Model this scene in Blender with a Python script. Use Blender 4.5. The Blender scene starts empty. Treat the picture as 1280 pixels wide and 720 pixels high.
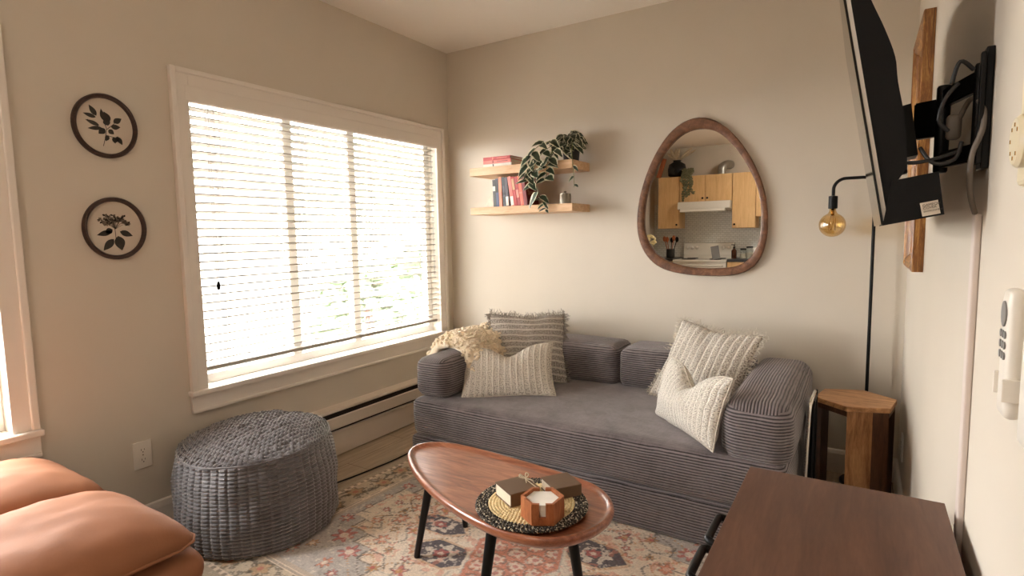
import bpy, bmesh, math, random
import numpy as np
from mathutils import Vector, Matrix, noise, Euler

random.seed(7)
rng = np.random.default_rng(7)
PI = math.pi
SC = bpy.context.scene
COL = SC.collection

# ------------------------------------------------------------------ room
W, H = 2.74, 2.5375          # right wall x, ceiling height; back wall is y = 0
REAR = -5.68
KX = -0.30                   # kitchen's own wall on the window side

# ================================================================ materials
def new_mat(name):
    m = bpy.data.materials.new(name)
    m.use_nodes = True
    nt = m.node_tree
    b = nt.nodes['Principled BSDF']
    return m, nt, b

def N(nt, kind, **kw):
    n = nt.nodes.new(kind)
    for k, v in kw.items():
        if k.startswith('in_'):
            key = k[3:]
            key = int(key) if key.isdigit() else key
            n.inputs[key].default_value = v
        else:
            setattr(n, k, v)
    return n

def L(nt, a, b):
    nt.links.new(a, b)

def ramp(nt, stops, interp='LINEAR'):
    r = nt.nodes.new('ShaderNodeValToRGB')
    r.color_ramp.interpolation = interp
    e = r.color_ramp.elements
    while len(e) < len(stops):
        e.new(0.5)
    for i, (p, c) in enumerate(stops):
        e[i].position = p
        e[i].color = (c[0], c[1], c[2], 1)
    return r

def math_(nt, op, a, b=None, c=None):
    n = nt.nodes.new('ShaderNodeMath')
    n.operation = op
    for i, v in enumerate((a, b, c)):
        if v is None:
            continue
        if isinstance(v, (int, float)):
            n.inputs[i].default_value = v
        else:
            nt.links.new(v, n.inputs[i])
    return n.outputs[0]

def s2l(c):
    return tuple(((x / 255) / 12.92 if x / 255 <= .04045 else ((x / 255 + .055) / 1.055) ** 2.4) for x in c)

def mat_plain(name, rgb, rough=0.5, metal=0.0, var=0.06, scale=8.0, bump=0.0, bscale=200.0, **kw):
    """base colour with a gentle noise variation and an optional fine bump"""
    m, nt, b = new_mat(name)
    c = s2l(rgb)
    tc = N(nt, 'ShaderNodeTexCoord')
    nz = N(nt, 'ShaderNodeTexNoise', in_Scale=scale, in_Detail=4.0)
    L(nt, tc.outputs['Object'], nz.inputs['Vector'])
    r = ramp(nt, [(0.3, [x * (1 - var) for x in c]), (0.7, [min(1, x * (1 + var)) for x in c])])
    L(nt, nz.outputs['Fac'], r.inputs['Fac'])
    L(nt, r.outputs['Color'], b.inputs['Base Color'])
    b.inputs['Roughness'].default_value = rough
    b.inputs['Metallic'].default_value = metal
    for k, v in kw.items():
        b.inputs[k.replace('_', ' ')].default_value = v
    if bump:
        n2 = N(nt, 'ShaderNodeTexNoise', in_Scale=bscale, in_Detail=3.0)
        L(nt, tc.outputs['Object'], n2.inputs['Vector'])
        bp = N(nt, 'ShaderNodeBump', in_Strength=bump, in_Distance=0.002)
        L(nt, n2.outputs['Fac'], bp.inputs['Height'])
        L(nt, bp.outputs['Normal'], b.inputs['Normal'])
    return m

def mat_wood(name, dark, mid, light, stretch=(1, 12, 12), scale=3.0, rough=0.45, bump=0.15, coat=0.0):
    """long grain: noise stretched along one axis, plus finer streaks"""
    m, nt, b = new_mat(name)
    tc = N(nt, 'ShaderNodeTexCoord')
    mp = N(nt, 'ShaderNodeMapping')
    mp.inputs['Scale'].default_value = stretch
    L(nt, tc.outputs['Object'], mp.inputs['Vector'])
    n1 = N(nt, 'ShaderNodeTexNoise', in_Scale=scale, in_Detail=8.0, in_Roughness=0.62, in_Distortion=0.9)
    L(nt, mp.outputs['Vector'], n1.inputs['Vector'])
    n2 = N(nt, 'ShaderNodeTexNoise', in_Scale=scale * 9, in_Detail=3.0)
    L(nt, mp.outputs['Vector'], n2.inputs['Vector'])
    mix = math_(nt, 'ADD', math_(nt, 'MULTIPLY', n1.outputs['Fac'], 0.78), math_(nt, 'MULTIPLY', n2.outputs['Fac'], 0.22))
    r = ramp(nt, [(0.33, s2l(dark)), (0.5, s2l(mid)), (0.68, s2l(light))])
    L(nt, mix, r.inputs['Fac'])
    L(nt, r.outputs['Color'], b.inputs['Base Color'])
    b.inputs['Roughness'].default_value = rough
    b.inputs['Coat Weight'].default_value = coat
    b.inputs['Coat Roughness'].default_value = 0.25
    bp = N(nt, 'ShaderNodeBump', in_Strength=bump, in_Distance=0.001)
    L(nt, mix, bp.inputs['Height'])
    L(nt, bp.outputs['Normal'], b.inputs['Normal'])
    return m

def mat_cord(name, top_axis, pitch, groove, ridge, top_smooth=0.0):
    """wide-wale corduroy: wales run level on the sides and lengthwise on top"""
    m, nt, b = new_mat(name)
    tc = N(nt, 'ShaderNodeTexCoord')
    sp = N(nt, 'ShaderNodeSeparateXYZ')
    L(nt, tc.outputs['Object'], sp.inputs[0])
    sn = N(nt, 'ShaderNodeSeparateXYZ')
    L(nt, tc.outputs['Normal'], sn.inputs[0])
    up = math_(nt, 'GREATER_THAN', math_(nt, 'ABSOLUTE', sn.outputs[2]), 0.72)
    wob = N(nt, 'ShaderNodeTexNoise', in_Scale=6.0, in_Detail=2.0)
    L(nt, tc.outputs['Object'], wob.inputs['Vector'])
    mx = N(nt, 'ShaderNodeMix')
    L(nt, up, mx.inputs[0])
    L(nt, sp.outputs[2], mx.inputs[2])
    L(nt, sp.outputs[top_axis], mx.inputs[3])
    co = math_(nt, 'ADD', mx.outputs[0], math_(nt, 'MULTIPLY', wob.outputs['Fac'], pitch * 0.9))
    s = math_(nt, 'SINE', math_(nt, 'MULTIPLY', co, 2 * PI / pitch))
    h = math_(nt, 'POWER', math_(nt, 'MULTIPLY_ADD', s, 0.5, 0.5), 0.6)
    if top_smooth:
        soft = math_(nt, 'SUBTRACT', 1.0, math_(nt, 'MULTIPLY', up, top_smooth))
        h = math_(nt, 'MULTIPLY_ADD', math_(nt, 'SUBTRACT', h, 0.62), soft, 0.62)
    nz = N(nt, 'ShaderNodeTexNoise', in_Scale=7.0, in_Detail=5.0, in_Roughness=0.6)
    L(nt, tc.outputs['Object'], nz.inputs['Vector'])
    fine = N(nt, 'ShaderNodeTexNoise', in_Scale=260.0, in_Detail=2.0)
    L(nt, tc.outputs['Object'], fine.inputs['Vector'])
    brush = N(nt, 'ShaderNodeTexNoise', in_Scale=16.0, in_Detail=4.0, in_Roughness=0.7, in_Distortion=1.5)
    L(nt, tc.outputs['Object'], brush.inputs['Vector'])
    h0 = math_(nt, 'ADD', h, math_(nt, 'MULTIPLY', math_(nt, 'SUBTRACT', brush.outputs['Fac'], 0.5), 0.55))
    t = math_(nt, 'ADD', h0, math_(nt, 'MULTIPLY', math_(nt, 'SUBTRACT', nz.outputs['Fac'], 0.5), 0.75))
    t = math_(nt, 'ADD', t, math_(nt, 'MULTIPLY', math_(nt, 'SUBTRACT', fine.outputs['Fac'], 0.5), 0.35))
    r = ramp(nt, [(0.1, s2l(groove)), (0.95, s2l(ridge))])
    L(nt, t, r.inputs['Fac'])
    L(nt, r.outputs['Color'], b.inputs['Base Color'])
    b.inputs['Roughness'].default_value = 0.85
    b.inputs['Sheen Weight'].default_value = 0.5
    b.inputs['Sheen Roughness'].default_value = 0.4
    b.inputs['Sheen Tint'].default_value = (.9, .86, .86, 1)
    bp = N(nt, 'ShaderNodeBump', in_Strength=0.85, in_Distance=0.004)
    L(nt, h, bp.inputs['Height'])
    L(nt, bp.outputs['Normal'], b.inputs['Normal'])
    return m

def mat_weave(name, base, dark, light, stripe_axis, n_stripes, n_rows, speck=0.5):
    """hand-woven cushion cover: raised pale stripes over a speckled ground (UV space)"""
    m, nt, b = new_mat(name)
    uv = N(nt, 'ShaderNodeUVMap')
    sp = N(nt, 'ShaderNodeSeparateXYZ')
    L(nt, uv.outputs[0], sp.inputs[0])
    a, c = (sp.outputs[0], sp.outputs[1]) if stripe_axis == 0 else (sp.outputs[1], sp.outputs[0])
    wob = N(nt, 'ShaderNodeTexNoise', in_Scale=14.0, in_Detail=3.0)
    L(nt, uv.outputs[0], wob.inputs['Vector'])
    aw = math_(nt, 'ADD', a, math_(nt, 'MULTIPLY', wob.outputs['Fac'], 0.012))
    s = math_(nt, 'MULTIPLY_ADD', math_(nt, 'SINE', math_(nt, 'MULTIPLY', aw, 2 * PI * n_stripes)), 0.5, 0.5)
    knots = math_(nt, 'MULTIPLY_ADD', math_(nt, 'SINE', math_(nt, 'MULTIPLY', c, 2 * PI * n_rows)), 0.5, 0.5)
    mp = N(nt, 'ShaderNodeMapping')
    mp.inputs['Scale'].default_value = (90, 60, 1) if stripe_axis == 0 else (60, 90, 1)
    L(nt, uv.outputs[0], mp.inputs['Vector'])
    nz = N(nt, 'ShaderNodeTexNoise', in_Scale=1.0, in_Detail=2.0)
    L(nt, mp.outputs['Vector'], nz.inputs['Vector'])
    r = ramp(nt, [(0.36, s2l(dark)), (0.36 + 0.16 * speck + .04, s2l(base)), (0.75, s2l(light))])
    L(nt, nz.outputs['Fac'], r.inputs['Fac'])
    pw = math_(nt, 'POWER', s, 5.0)
    mx = N(nt, 'ShaderNodeMix', data_type='RGBA')
    L(nt, math_(nt, 'MULTIPLY', pw, 0.85), mx.inputs[0])
    L(nt, r.outputs['Color'], mx.inputs[6])
    mx.inputs[7].default_value = (*s2l(light), 1)
    L(nt, mx.outputs[2], b.inputs['Base Color'])
    b.inputs['Roughness'].default_value = 0.95
    hh = math_(nt, 'ADD', math_(nt, 'ADD', pw, math_(nt, 'MULTIPLY', knots, 0.35)), math_(nt, 'MULTIPLY', nz.outputs['Fac'], 0.7))
    bp = N(nt, 'ShaderNodeBump', in_Strength=0.8, in_Distance=0.004)
    L(nt, hh, bp.inputs['Height'])
    L(nt, bp.outputs['Normal'], b.inputs['Normal'])
    return m

def mat_glass(name, tint=(1, 1, 1), gloss=0.06):
    m, nt, b = new_mat(name)
    nt.nodes.remove(b)
    out = nt.nodes['Material Output']
    tr = N(nt, 'ShaderNodeBsdfTransparent')
    tr.inputs[0].default_value = (*tint, 1)
    gl = N(nt, 'ShaderNodeBsdfGlossy')
    gl.inputs['Roughness'].default_value = 0.02
    fr = N(nt, 'ShaderNodeLayerWeight', in_Blend=0.25)
    mx = N(nt, 'ShaderNodeMixShader')
    L(nt, math_(nt, 'MULTIPLY_ADD', fr.outputs['Facing'], 0.5, gloss), mx.inputs[0])
    L(nt, tr.outputs[0], mx.inputs[1])
    L(nt, gl.outputs[0], mx.inputs[2])
    L(nt, mx.outputs[0], out.inputs['Surface'])
    return m

def mat_emit(name, rgb, strength):
    m, nt, b = new_mat(name)
    b.inputs['Base Color'].default_value = (*rgb, 1)
    b.inputs['Emission Color'].default_value = (*rgb, 1)
    b.inputs['Emission Strength'].default_value = strength
    return m

M = {}
M['wall'] = mat_plain('warm_greige_paint', (212, 203, 189), 0.85, var=0.015, scale=3, bump=0.08, bscale=260)
M['ceiling'] = mat_plain('ceiling_white', (246, 240, 232), 0.9, var=0.01, scale=3, bump=0.08, bscale=200)
M['trim'] = mat_plain('trim_white', (233, 226, 217), 0.45, var=0.01)
M['vinyl'] = mat_plain('window_vinyl', (236, 234, 230), 0.4, var=0.01)
M['white_plastic'] = mat_plain('white_plastic', (232, 226, 216), 0.4, var=0.01)
M['cream_plastic'] = mat_plain('cream_plastic', (226, 214, 184), 0.4, var=0.01)
M['grey_plastic'] = mat_plain('grey_plastic', (128, 126, 124), 0.5, var=0.02)
M['raceway'] = mat_plain('raceway_plastic', (214, 200, 192), 0.5, var=0.01)
M['black_plastic'] = mat_plain('black_plastic', (15, 14, 14), 0.6, Specular_IOR_Level=0.2, var=0.05, bump=0.1, bscale=600)
M['black_gloss'] = mat_plain('black_gloss', (12, 12, 13), 0.08, var=0.02)
M['black_metal'] = mat_plain('black_metal', (22, 21, 21), 0.42, 0.6, var=0.05)
M['silver'] = mat_plain('silver_bezel', (196, 190, 182), 0.35, 0.6, var=0.02)
M['chrome'] = mat_plain('chrome', (225, 222, 216), 0.12, 1.0, var=0.01)
M['steel'] = mat_plain('brushed_steel', (150, 143, 130), 0.38, 1.0, var=0.08, scale=30)
M['glass'] = mat_glass('window_glass')
M['clear_glass'] = mat_glass('clear_glass', (.92, .95, .94), 0.1)
M['amber_glass'] = mat_glass('amber_glass', (.93, .74, .40), 0.14)
M['amber_bottle'] = mat_plain('amber_bottle', (70, 34, 18), 0.12, var=0.1)
M['brass'] = mat_plain('brass', (206, 160, 88), 0.25, 1.0, var=0.03)
M['slat'] = mat_plain('darkened_blind_slat', (172, 165, 154), 0.5, var=0.01)  # white slats toned darker: shade put into the colour so their lines show
M['cord_seat'] = mat_cord('charcoal_corduroy_seat', 1, 0.0115, (30, 26, 28), (140, 130, 132), top_smooth=0.9)
M['cord_back'] = mat_cord('charcoal_corduroy_back', 1, 0.0115, (30, 26, 28), (140, 130, 132))
M['cord_arm'] = mat_cord('charcoal_corduroy_arm', 0, 0.0115, (30, 26, 28), (140, 130, 132))
M['pouf'] = mat_plain('pouf_woven_fabric', (84, 78, 81), 0.40, Specular_IOR_Level=0.8, var=0.35, scale=26, bump=0.4, bscale=420, Sheen_Weight=1.0, Sheen_Roughness=0.5)
M['leather'] = mat_plain('cognac_leather', (154, 104, 75), 0.72, var=0.12, Specular_IOR_Level=0.3, scale=5, bump=0.22, bscale=160)
M['pillow_h'] = mat_weave('grey_striped_weave', (164, 156, 148), (102, 95, 90), (226, 219, 208), 1, 11, 60)
M['pillow_v'] = mat_weave('cream_flecked_weave', (222, 214, 202), (132, 122, 112), (238, 231, 220), 0, 15, 44, 0.5)
M['pillow_r'] = mat_weave('cream_striped_weave', (200, 192, 180), (126, 117, 108), (238, 231, 220), 0, 12, 60, 0.6)
M['pillow_w'] = mat_weave('ivory_flecked_weave', (226, 220, 209), (146, 138, 129), (242, 236, 226), 0, 20, 40, 0.4)
M['fringe_grey'] = mat_plain('grey_fringe_yarn', (150, 142, 133), 0.95, var=0.2, scale=60)
M['fringe_cream'] = mat_plain('cream_fringe_yarn', (206, 197, 183), 0.95, var=0.15, scale=60)
M['sherpa'] = mat_plain('sherpa_pile', (240, 224, 198), 0.95, var=0.08, scale=26, bump=0.4, bscale=180, Sheen_Weight=0.4)
M['walnut_table'] = mat_wood('walnut_tabletop', (112, 62, 42), (150, 88, 60), (182, 116, 82), (2, 16, 16), 2.2, 0.36, coat=1.0)
M['walnut_dark'] = mat_wood('dark_walnut_veneer', (76, 48, 37), (92, 61, 47), (108, 75, 59), (14, 1.6, 14), 2.0, 0.38)
M['acacia'] = mat_wood('acacia_wood', (116, 74, 44), (172, 122, 80), (206, 158, 110), (9, 9, 1.4), 3.0, 0.45)
M['acacia_top'] = mat_wood('acacia_top', (140, 96, 60), (196, 146, 100), (222, 176, 126), (2.5, 14, 10), 3.0, 0.4)
M['acacia_dark'] = mat_wood('acacia_dark_board', (58, 36, 24), (86, 55, 36), (112, 74, 48), (9, 9, 1.4), 3.0, 0.45)
M['oak'] = mat_wood('pale_oak', (192, 152, 112), (212, 174, 134), (226, 192, 154), (1.6, 14, 20), 3.0, 0.5)
M['mirror_frame'] = mat_wood('reclaimed_frame_wood', (72, 46, 30), (112, 74, 50), (146, 102, 72), (7, 7, 7), 3.0, 0.5, bump=0.3)
M['frame_dark'] = mat_wood('dark_hoop_wood', (44, 30, 25), (60, 42, 35), (80, 58, 48), (8, 8, 8), 4.0, 0.5)
M['gilt'] = mat_wood('gilt_moulding', (96, 60, 28), (142, 92, 46), (206, 156, 86), (20, 2, 2), 4.0, 0.35)
M['maple'] = mat_wood('maple_cabinet', (206, 164, 110), (220, 180, 126), (230, 192, 140), (14, 14, 1.5), 2.0, 0.5)
M['paper'] = mat_plain('print_paper', (206, 194, 178), 0.8, var=0.03)
M['ink'] = mat_plain('print_ink', (58, 54, 48), 0.85, var=0.25, scale=60)
M['ink_soft'] = mat_plain('print_ink_soft', (122, 110, 96), 0.85, var=0.3, scale=90)
M['pages'] = mat_plain('book_pages', (224, 212, 190), 0.8, var=0.06, scale=120)
M['kraft'] = mat_plain('brown_paper_wrap', (104, 80, 58), 0.6, var=0.08, scale=12, bump=0.15, bscale=60)
M['ribbon'] = mat_plain('ribbon_cream', (206, 190, 164), 0.6, var=0.1)
M['marble'] = mat_plain('white_marble', (240, 236, 228), 0.35, var=0.05, scale=30)
M['coaster_box'] = mat_wood('coaster_box_wood', (128, 70, 38), (166, 98, 58), (190, 122, 78), (10, 10, 3), 4.0, 0.45)
M['jute'] = mat_plain('natural_jute', (228, 206, 158), 0.9, var=0.25, scale=90, bump=0.5, bscale=260)
m, nt, b = new_mat('black_jute')
tc = N(nt, 'ShaderNodeTexCoord')
nz = N(nt, 'ShaderNodeTexNoise', in_Scale=170.0, in_Detail=1.0)
L(nt, tc.outputs['Object'], nz.inputs['Vector'])
r = ramp(nt, [(0.50, s2l((38, 34, 31))), (0.58, s2l((96, 86, 74))), (0.64, s2l((205, 192, 168)))])
L(nt, nz.outputs['Fac'], r.inputs['Fac'])
L(nt, r.outputs['Color'], b.inputs['Base Color'])
b.inputs['Roughness'].default_value = 0.9
M['jute_black'] = m
M['pot_dark'] = mat_plain('dark_pot', (40, 38, 36), 0.5, var=0.1)
M['leaf'] = None
M['stem'] = mat_plain('green_stem', (120, 126, 74), 0.6, var=0.2, scale=40)
M['agate'] = mat_plain('pink_stone', (226, 202, 182), 0.5, var=0.12, scale=40)
M['heater'] = mat_plain('heater_enamel', (228, 216, 202), 0.4, var=0.01)
M['dark_slot'] = mat_plain('heater_slot', (50, 38, 30), 0.7, var=0.1)
M['cable'] = mat_plain('black_cable', (24, 22, 22), 0.5, var=0.05)
M['cable_grey'] = mat_plain('grey_cable', (118, 108, 98), 0.5, var=0.05)
M['counter'] = mat_plain('dark_counter', (40, 37, 36), 0.3, var=0.2, scale=60)
M['enamel'] = mat_plain('range_enamel', (226, 222, 212), 0.25, var=0.01)
M['tile'] = None
M['duct'] = mat_plain('duct_metal', (170, 168, 162), 0.35, 0.9, var=0.1, scale=30)
M['pampas'] = mat_plain('dried_pampas', (196, 178, 150), 0.95, var=0.2, scale=60)
M['petal'] = mat_plain('cream_petals', (240, 226, 178), 0.8, var=0.08, scale=30)
M['board'] = mat_wood('cutting_board', (140, 72, 36), (168, 92, 50), (190, 114, 68), (8, 8, 2), 3.0, 0.5)
M['sage'] = mat_plain('dusty_green_leaves', (120, 118, 88), 0.8, var=0.2, scale=40)
M['siding'] = mat_plain('pale_siding', (205, 203, 198), 0.7, var=0.04)
M['roof'] = mat_plain('grey_shingle', (120, 116, 112), 0.8, var=0.1, scale=20)
M['lawn'] = mat_plain('patio_paving', (80, 78, 75), 0.9, var=0.1, scale=3)
M['shrub'] = mat_plain('shrub_leaves', (96, 112, 84), 0.8, var=0.3, scale=9)
M['fence'] = mat_plain('weathered_fence', (150, 142, 132), 0.8, var=0.1)
M['fill_glass'] = mat_emit('fill_ceiling_glass', (1.0, 0.92, 0.82), 13.0)  # glowing dome of the added fill light

# mirror silvering
m, nt, b = new_mat('mirror_silver')
b.inputs['Metallic'].default_value = 1
b.inputs['Roughness'].default_value = 0.0
b.inputs['Base Color'].default_value = (.94, .94, .92, 1)
M['mirror'] = m

# vinyl plank floor: boards run towards the back wall
m, nt, b = new_mat('vinyl_plank_floor')
tc = N(nt, 'ShaderNodeTexCoord')
mp = N(nt, 'ShaderNodeMapping')
mp.inputs['Rotation'].default_value = (0, 0, PI / 2)
L(nt, tc.outputs['Object'], mp.inputs['Vector'])
br = N(nt, 'ShaderNodeTexBrick', offset=0.37)
br.inputs['Scale'].default_value = 1.0
br.inputs['Brick Width'].default_value = 1.2
br.inputs['Row Height'].default_value = 0.17
br.inputs['Mortar Size'].default_value = 0.0015
br.inputs['Color1'].default_value = (*s2l((196, 178, 154)), 1)
br.inputs['Color2'].default_value = (*s2l((180, 161, 136)), 1)
br.inputs['Mortar'].default_value = (*s2l((110, 90, 70)), 1)
L(nt, mp.outputs['Vector'], br.inputs['Vector'])
mp2 = N(nt, 'ShaderNodeMapping')
mp2.inputs['Scale'].default_value = (18, 1.4, 1)
L(nt, tc.outputs['Object'], mp2.inputs['Vector'])
nz = N(nt, 'ShaderNodeTexNoise', in_Scale=3.0, in_Detail=6.0)
L(nt, mp2.outputs['Vector'], nz.inputs['Vector'])
r = ramp(nt, [(0.3, (.72, .70, .68)), (0.7, (1.06, 1.05, 1.04))])
L(nt, nz.outputs['Fac'], r.inputs['Fac'])
mx = N(nt, 'ShaderNodeMix', data_type='RGBA', blend_type='MULTIPLY')
mx.inputs[0].default_value = 1
L(nt, br.outputs['Color'], mx.inputs[6])
L(nt, r.outputs['Color'], mx.inputs[7])
L(nt, mx.outputs[2], b.inputs['Base Color'])
b.inputs['Roughness'].default_value = 0.45
M['floor'] = m

# small pale backsplash tiles
m, nt, b = new_mat('backsplash_tile')
tc = N(nt, 'ShaderNodeTexCoord')
mp = N(nt, 'ShaderNodeMapping')
mp.inputs['Rotation'].default_value = (PI / 2, 0, 0)
L(nt, tc.outputs['Object'], mp.inputs['Vector'])
br = N(nt, 'ShaderNodeTexBrick')
br.inputs['Scale'].default_value = 1.0
br.inputs['Brick Width'].default_value = 0.06
br.inputs['Row Height'].default_value = 0.03
br.inputs['Mortar Size'].default_value = 0.002
br.inputs['Color1'].default_value = (*s2l((228, 228, 222)), 1)
br.inputs['Color2'].default_value = (*s2l((218, 219, 213)), 1)
br.inputs['Mortar'].default_value = (*s2l((176, 174, 166)), 1)
L(nt, mp.outputs['Vector'], br.inputs['Vector'])
L(nt, br.outputs['Color'], b.inputs['Base Color'])
b.inputs['Roughness'].default_value = 0.3
M['tile'] = m

# variegated leaf: u across the blade, white margins
m, nt, b = new_mat('variegated_leaf')
uv = N(nt, 'ShaderNodeUVMap')
sp = N(nt, 'ShaderNodeSeparateXYZ')
L(nt, uv.outputs[0], sp.inputs[0])
nz = N(nt, 'ShaderNodeTexNoise', in_Scale=30.0, in_Detail=2.0)
tc = N(nt, 'ShaderNodeTexCoord')
L(nt, tc.outputs['Object'], nz.inputs['Vector'])
e = math_(nt, 'ADD', math_(nt, 'ABSOLUTE', math_(nt, 'MULTIPLY_ADD', sp.outputs[0], 2.0, -1.0)),
          math_(nt, 'MULTIPLY', math_(nt, 'SUBTRACT', nz.outputs['Fac'], 0.5), 0.9))
r = ramp(nt, [(0.50, s2l((44, 56, 38))), (0.66, s2l((80, 96, 60))), (0.80, s2l((226, 220, 194)))])
L(nt, e, r.inputs['Fac'])
L(nt, r.outputs['Color'], b.inputs['Base Color'])
b.inputs['Roughness'].default_value = 0.4
M['leaf'] = m

# rug: woven colours held per vertex, worn a little by noise
m, nt, b = new_mat('woven_rug')
at = N(nt, 'ShaderNodeAttribute')
at.attribute_name = 'weave'
tc = N(nt, 'ShaderNodeTexCoord')
nz = N(nt, 'ShaderNodeTexNoise', in_Scale=130.0, in_Detail=3.0)
L(nt, tc.outputs['Object'], nz.inputs['Vector'])
r = ramp(nt, [(0.3, (.82, .82, .82)), (0.7, (1.1, 1.1, 1.1))])
L(nt, nz.outputs['Fac'], r.inputs['Fac'])
mx = N(nt, 'ShaderNodeMix', data_type='RGBA', blend_type='MULTIPLY')
mx.inputs[0].default_value = 1
L(nt, at.outputs['Color'], mx.inputs[6])
L(nt, r.outputs['Color'], mx.inputs[7])
L(nt, mx.outputs[2], b.inputs['Base Color'])
b.inputs['Roughness'].default_value = 0.95
bp = N(nt, 'ShaderNodeBump', in_Strength=0.4, in_Distance=0.002)
L(nt, nz.outputs['Fac'], bp.inputs['Height'])
L(nt, bp.outputs['Normal'], b.inputs['Normal'])
M['rug'] = m

# ================================================================ geometry helpers
def obj(name, bm, mat, parent=None, smooth=False, world=True, angle=None):
    """link a bmesh as one object; world=True: verts are in world coords, shifted to the root's place"""
    me = bpy.data.meshes.new(name)
    if parent is not None and world:
        r = parent
        while r.parent:
            r = r.parent
        bmesh.ops.translate(bm, verts=bm.verts, vec=-r.location)
    bmesh.ops.recalc_face_normals(bm, faces=bm.faces)
    if smooth:
        for f in bm.faces:
            f.smooth = True
    bm.to_mesh(me)
    bm.free()
    for mm in (mat if isinstance(mat, (list, tuple)) else [mat]):
        me.materials.append(mm)
    if angle is not None:
        me.set_sharp_from_angle(angle=math.radians(angle))
    o = bpy.data.objects.new(name, me)
    COL.objects.link(o)
    if parent is not None:
        o.parent = parent
    return o

def tag(o, label, cat, group=None, kind=None):
    o['label'] = label
    o['category'] = cat
    if group:
        o['group'] = group
    if kind:
        o['kind'] = kind
    return o

def thing(name, label, cat, loc, rot=None, group=None):
    o = bpy.data.objects.new(name, None)
    COL.objects.link(o)
    o.location = loc
    o.empty_display_size = 0.1
    if rot is not None:
        o.rotation_euler = rot
    return tag(o, label, cat, group)

def single(name, bm, mat, label, cat, loc, group=None, **kw):
    """a thing that is one mesh, origin at loc"""
    bmesh.ops.translate(bm, verts=bm.verts, vec=-Vector(loc))
    o = obj(name, bm, mat, None, **kw)
    o.location = loc
    return tag(o, label, cat, group)

def struct(name, bm, mat, parent=None, **kw):
    o = obj(name, bm, mat, parent, **kw)
    if parent is None:
        o['kind'] = 'structure'
    return o

def BM():
    return bmesh.new()

def box(bm, x0, x1, y0, y1, z0, z1, bev=0.0, seg=2, mi=0):
    r = bmesh.ops.create_cube(bm, size=1.0)
    vs = r['verts']
    for v in vs:
        v.co = Vector((x0 + (v.co.x + .5) * (x1 - x0), y0 + (v.co.y + .5) * (y1 - y0), z0 + (v.co.z + .5) * (z1 - z0)))
    fs = list({f for v in vs for f in v.link_faces})
    for f in fs:
        f.material_index = mi
    if bev > 0:
        es = list({e for v in vs for e in v.link_edges})
        bmesh.ops.bevel(bm, geom=es, offset=bev, segments=seg, affect='EDGES', profile=0.5)
    return bm

def tube(bm, pts, rad, n=10, cap=True, mi=0):
    """swept round tube through points; rad one number or one per point"""
    pts = [Vector(p) for p in pts]
    rads = rad if isinstance(rad, (list, tuple)) else [rad] * len(pts)
    rings = []
    prev = None
    for i, p in enumerate(pts):
        t = (pts[min(i + 1, len(pts) - 1)] - pts[max(i - 1, 0)]).normalized()
        if prev is None:
            a = t.orthogonal().normalized()
        else:
            a = (prev - t * prev.dot(t))
            a = a.normalized() if a.length > 1e-6 else t.orthogonal().normalized()
        prev = a
        b2 = t.cross(a)
        rings.append([bm.verts.new(p + (a * math.cos(2 * PI * k / n) + b2 * math.sin(2 * PI * k / n)) * rads[i]) for k in range(n)])
    for i in range(len(rings) - 1):
        for k in range(n):
            f = bm.faces.new((rings[i][k], rings[i][(k + 1) % n], rings[i + 1][(k + 1) % n], rings[i + 1][k]))
            f.material_index = mi
    if cap:
        bm.faces.new(rings[0][::-1]).material_index = mi
        bm.faces.new(rings[-1]).material_index = mi
    return bm

def smooth_pts(pts, sub=6, closed=False):
    pts = [Vector(p) for p in pts]
    n = len(pts)
    out = []
    rng_ = range(n) if closed else range(n - 1)
    for i in rng_:
        if closed:
            p0, p1, p2, p3 = pts[(i - 1) % n], pts[i], pts[(i + 1) % n], pts[(i + 2) % n]
        else:
            p0, p1, p2, p3 = pts[max(i - 1, 0)], pts[i], pts[i + 1], pts[min(i + 2, n - 1)]
        for k in range(sub):
            t = k / sub
            out.append(0.5 * ((2 * p1) + (p2 - p0) * t + (2 * p0 - 5 * p1 + 4 * p2 - p3) * t * t + (3 * p1 - p0 - 3 * p2 + p3) * t ** 3))
    if not closed:
        out.append(pts[-1])
    return out

def lathe(bm, prof, cx=0, cy=0, n=24, mi=0, sx=1.0, sy=1.0, cap=True):
    """revolve [(r,z)...] about a vertical axis"""
    rings = [[bm.verts.new((cx + r * sx * math.cos(2 * PI * k / n), cy + r * sy * math.sin(2 * PI * k / n), z)) for k in range(n)] for r, z in prof]
    for i in range(len(rings) - 1):
        for k in range(n):
            bm.faces.new((rings[i][k], rings[i][(k + 1) % n], rings[i + 1][(k + 1) % n], rings[i + 1][k])).material_index = mi
    if cap:
        bm.faces.new(rings[0][::-1]).material_index = mi
        bm.faces.new(rings[-1]).material_index = mi
    return bm

def prism(bm, poly, axis, a0, a1, mi=0):
    """extrude a 2-D polygon along axis x/y/z; poly in the other two axes in order"""
    def P(u, v, a):
        return {'x': (a, u, v), 'y': (u, a, v), 'z': (u, v, a)}[axis]
    A = [bm.verts.new(P(u, v, a0)) for u, v in poly]
    B = [bm.verts.new(P(u, v, a1)) for u, v in poly]
    n = len(poly)
    fs = [bm.faces.new(A[::-1]), bm.faces.new(B)]
    for k in range(n):
        fs.append(bm.faces.new((A[k], A[(k + 1) % n], B[(k + 1) % n], B[k])))
    for f in fs:
        f.material_index = mi
    return bm

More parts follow.
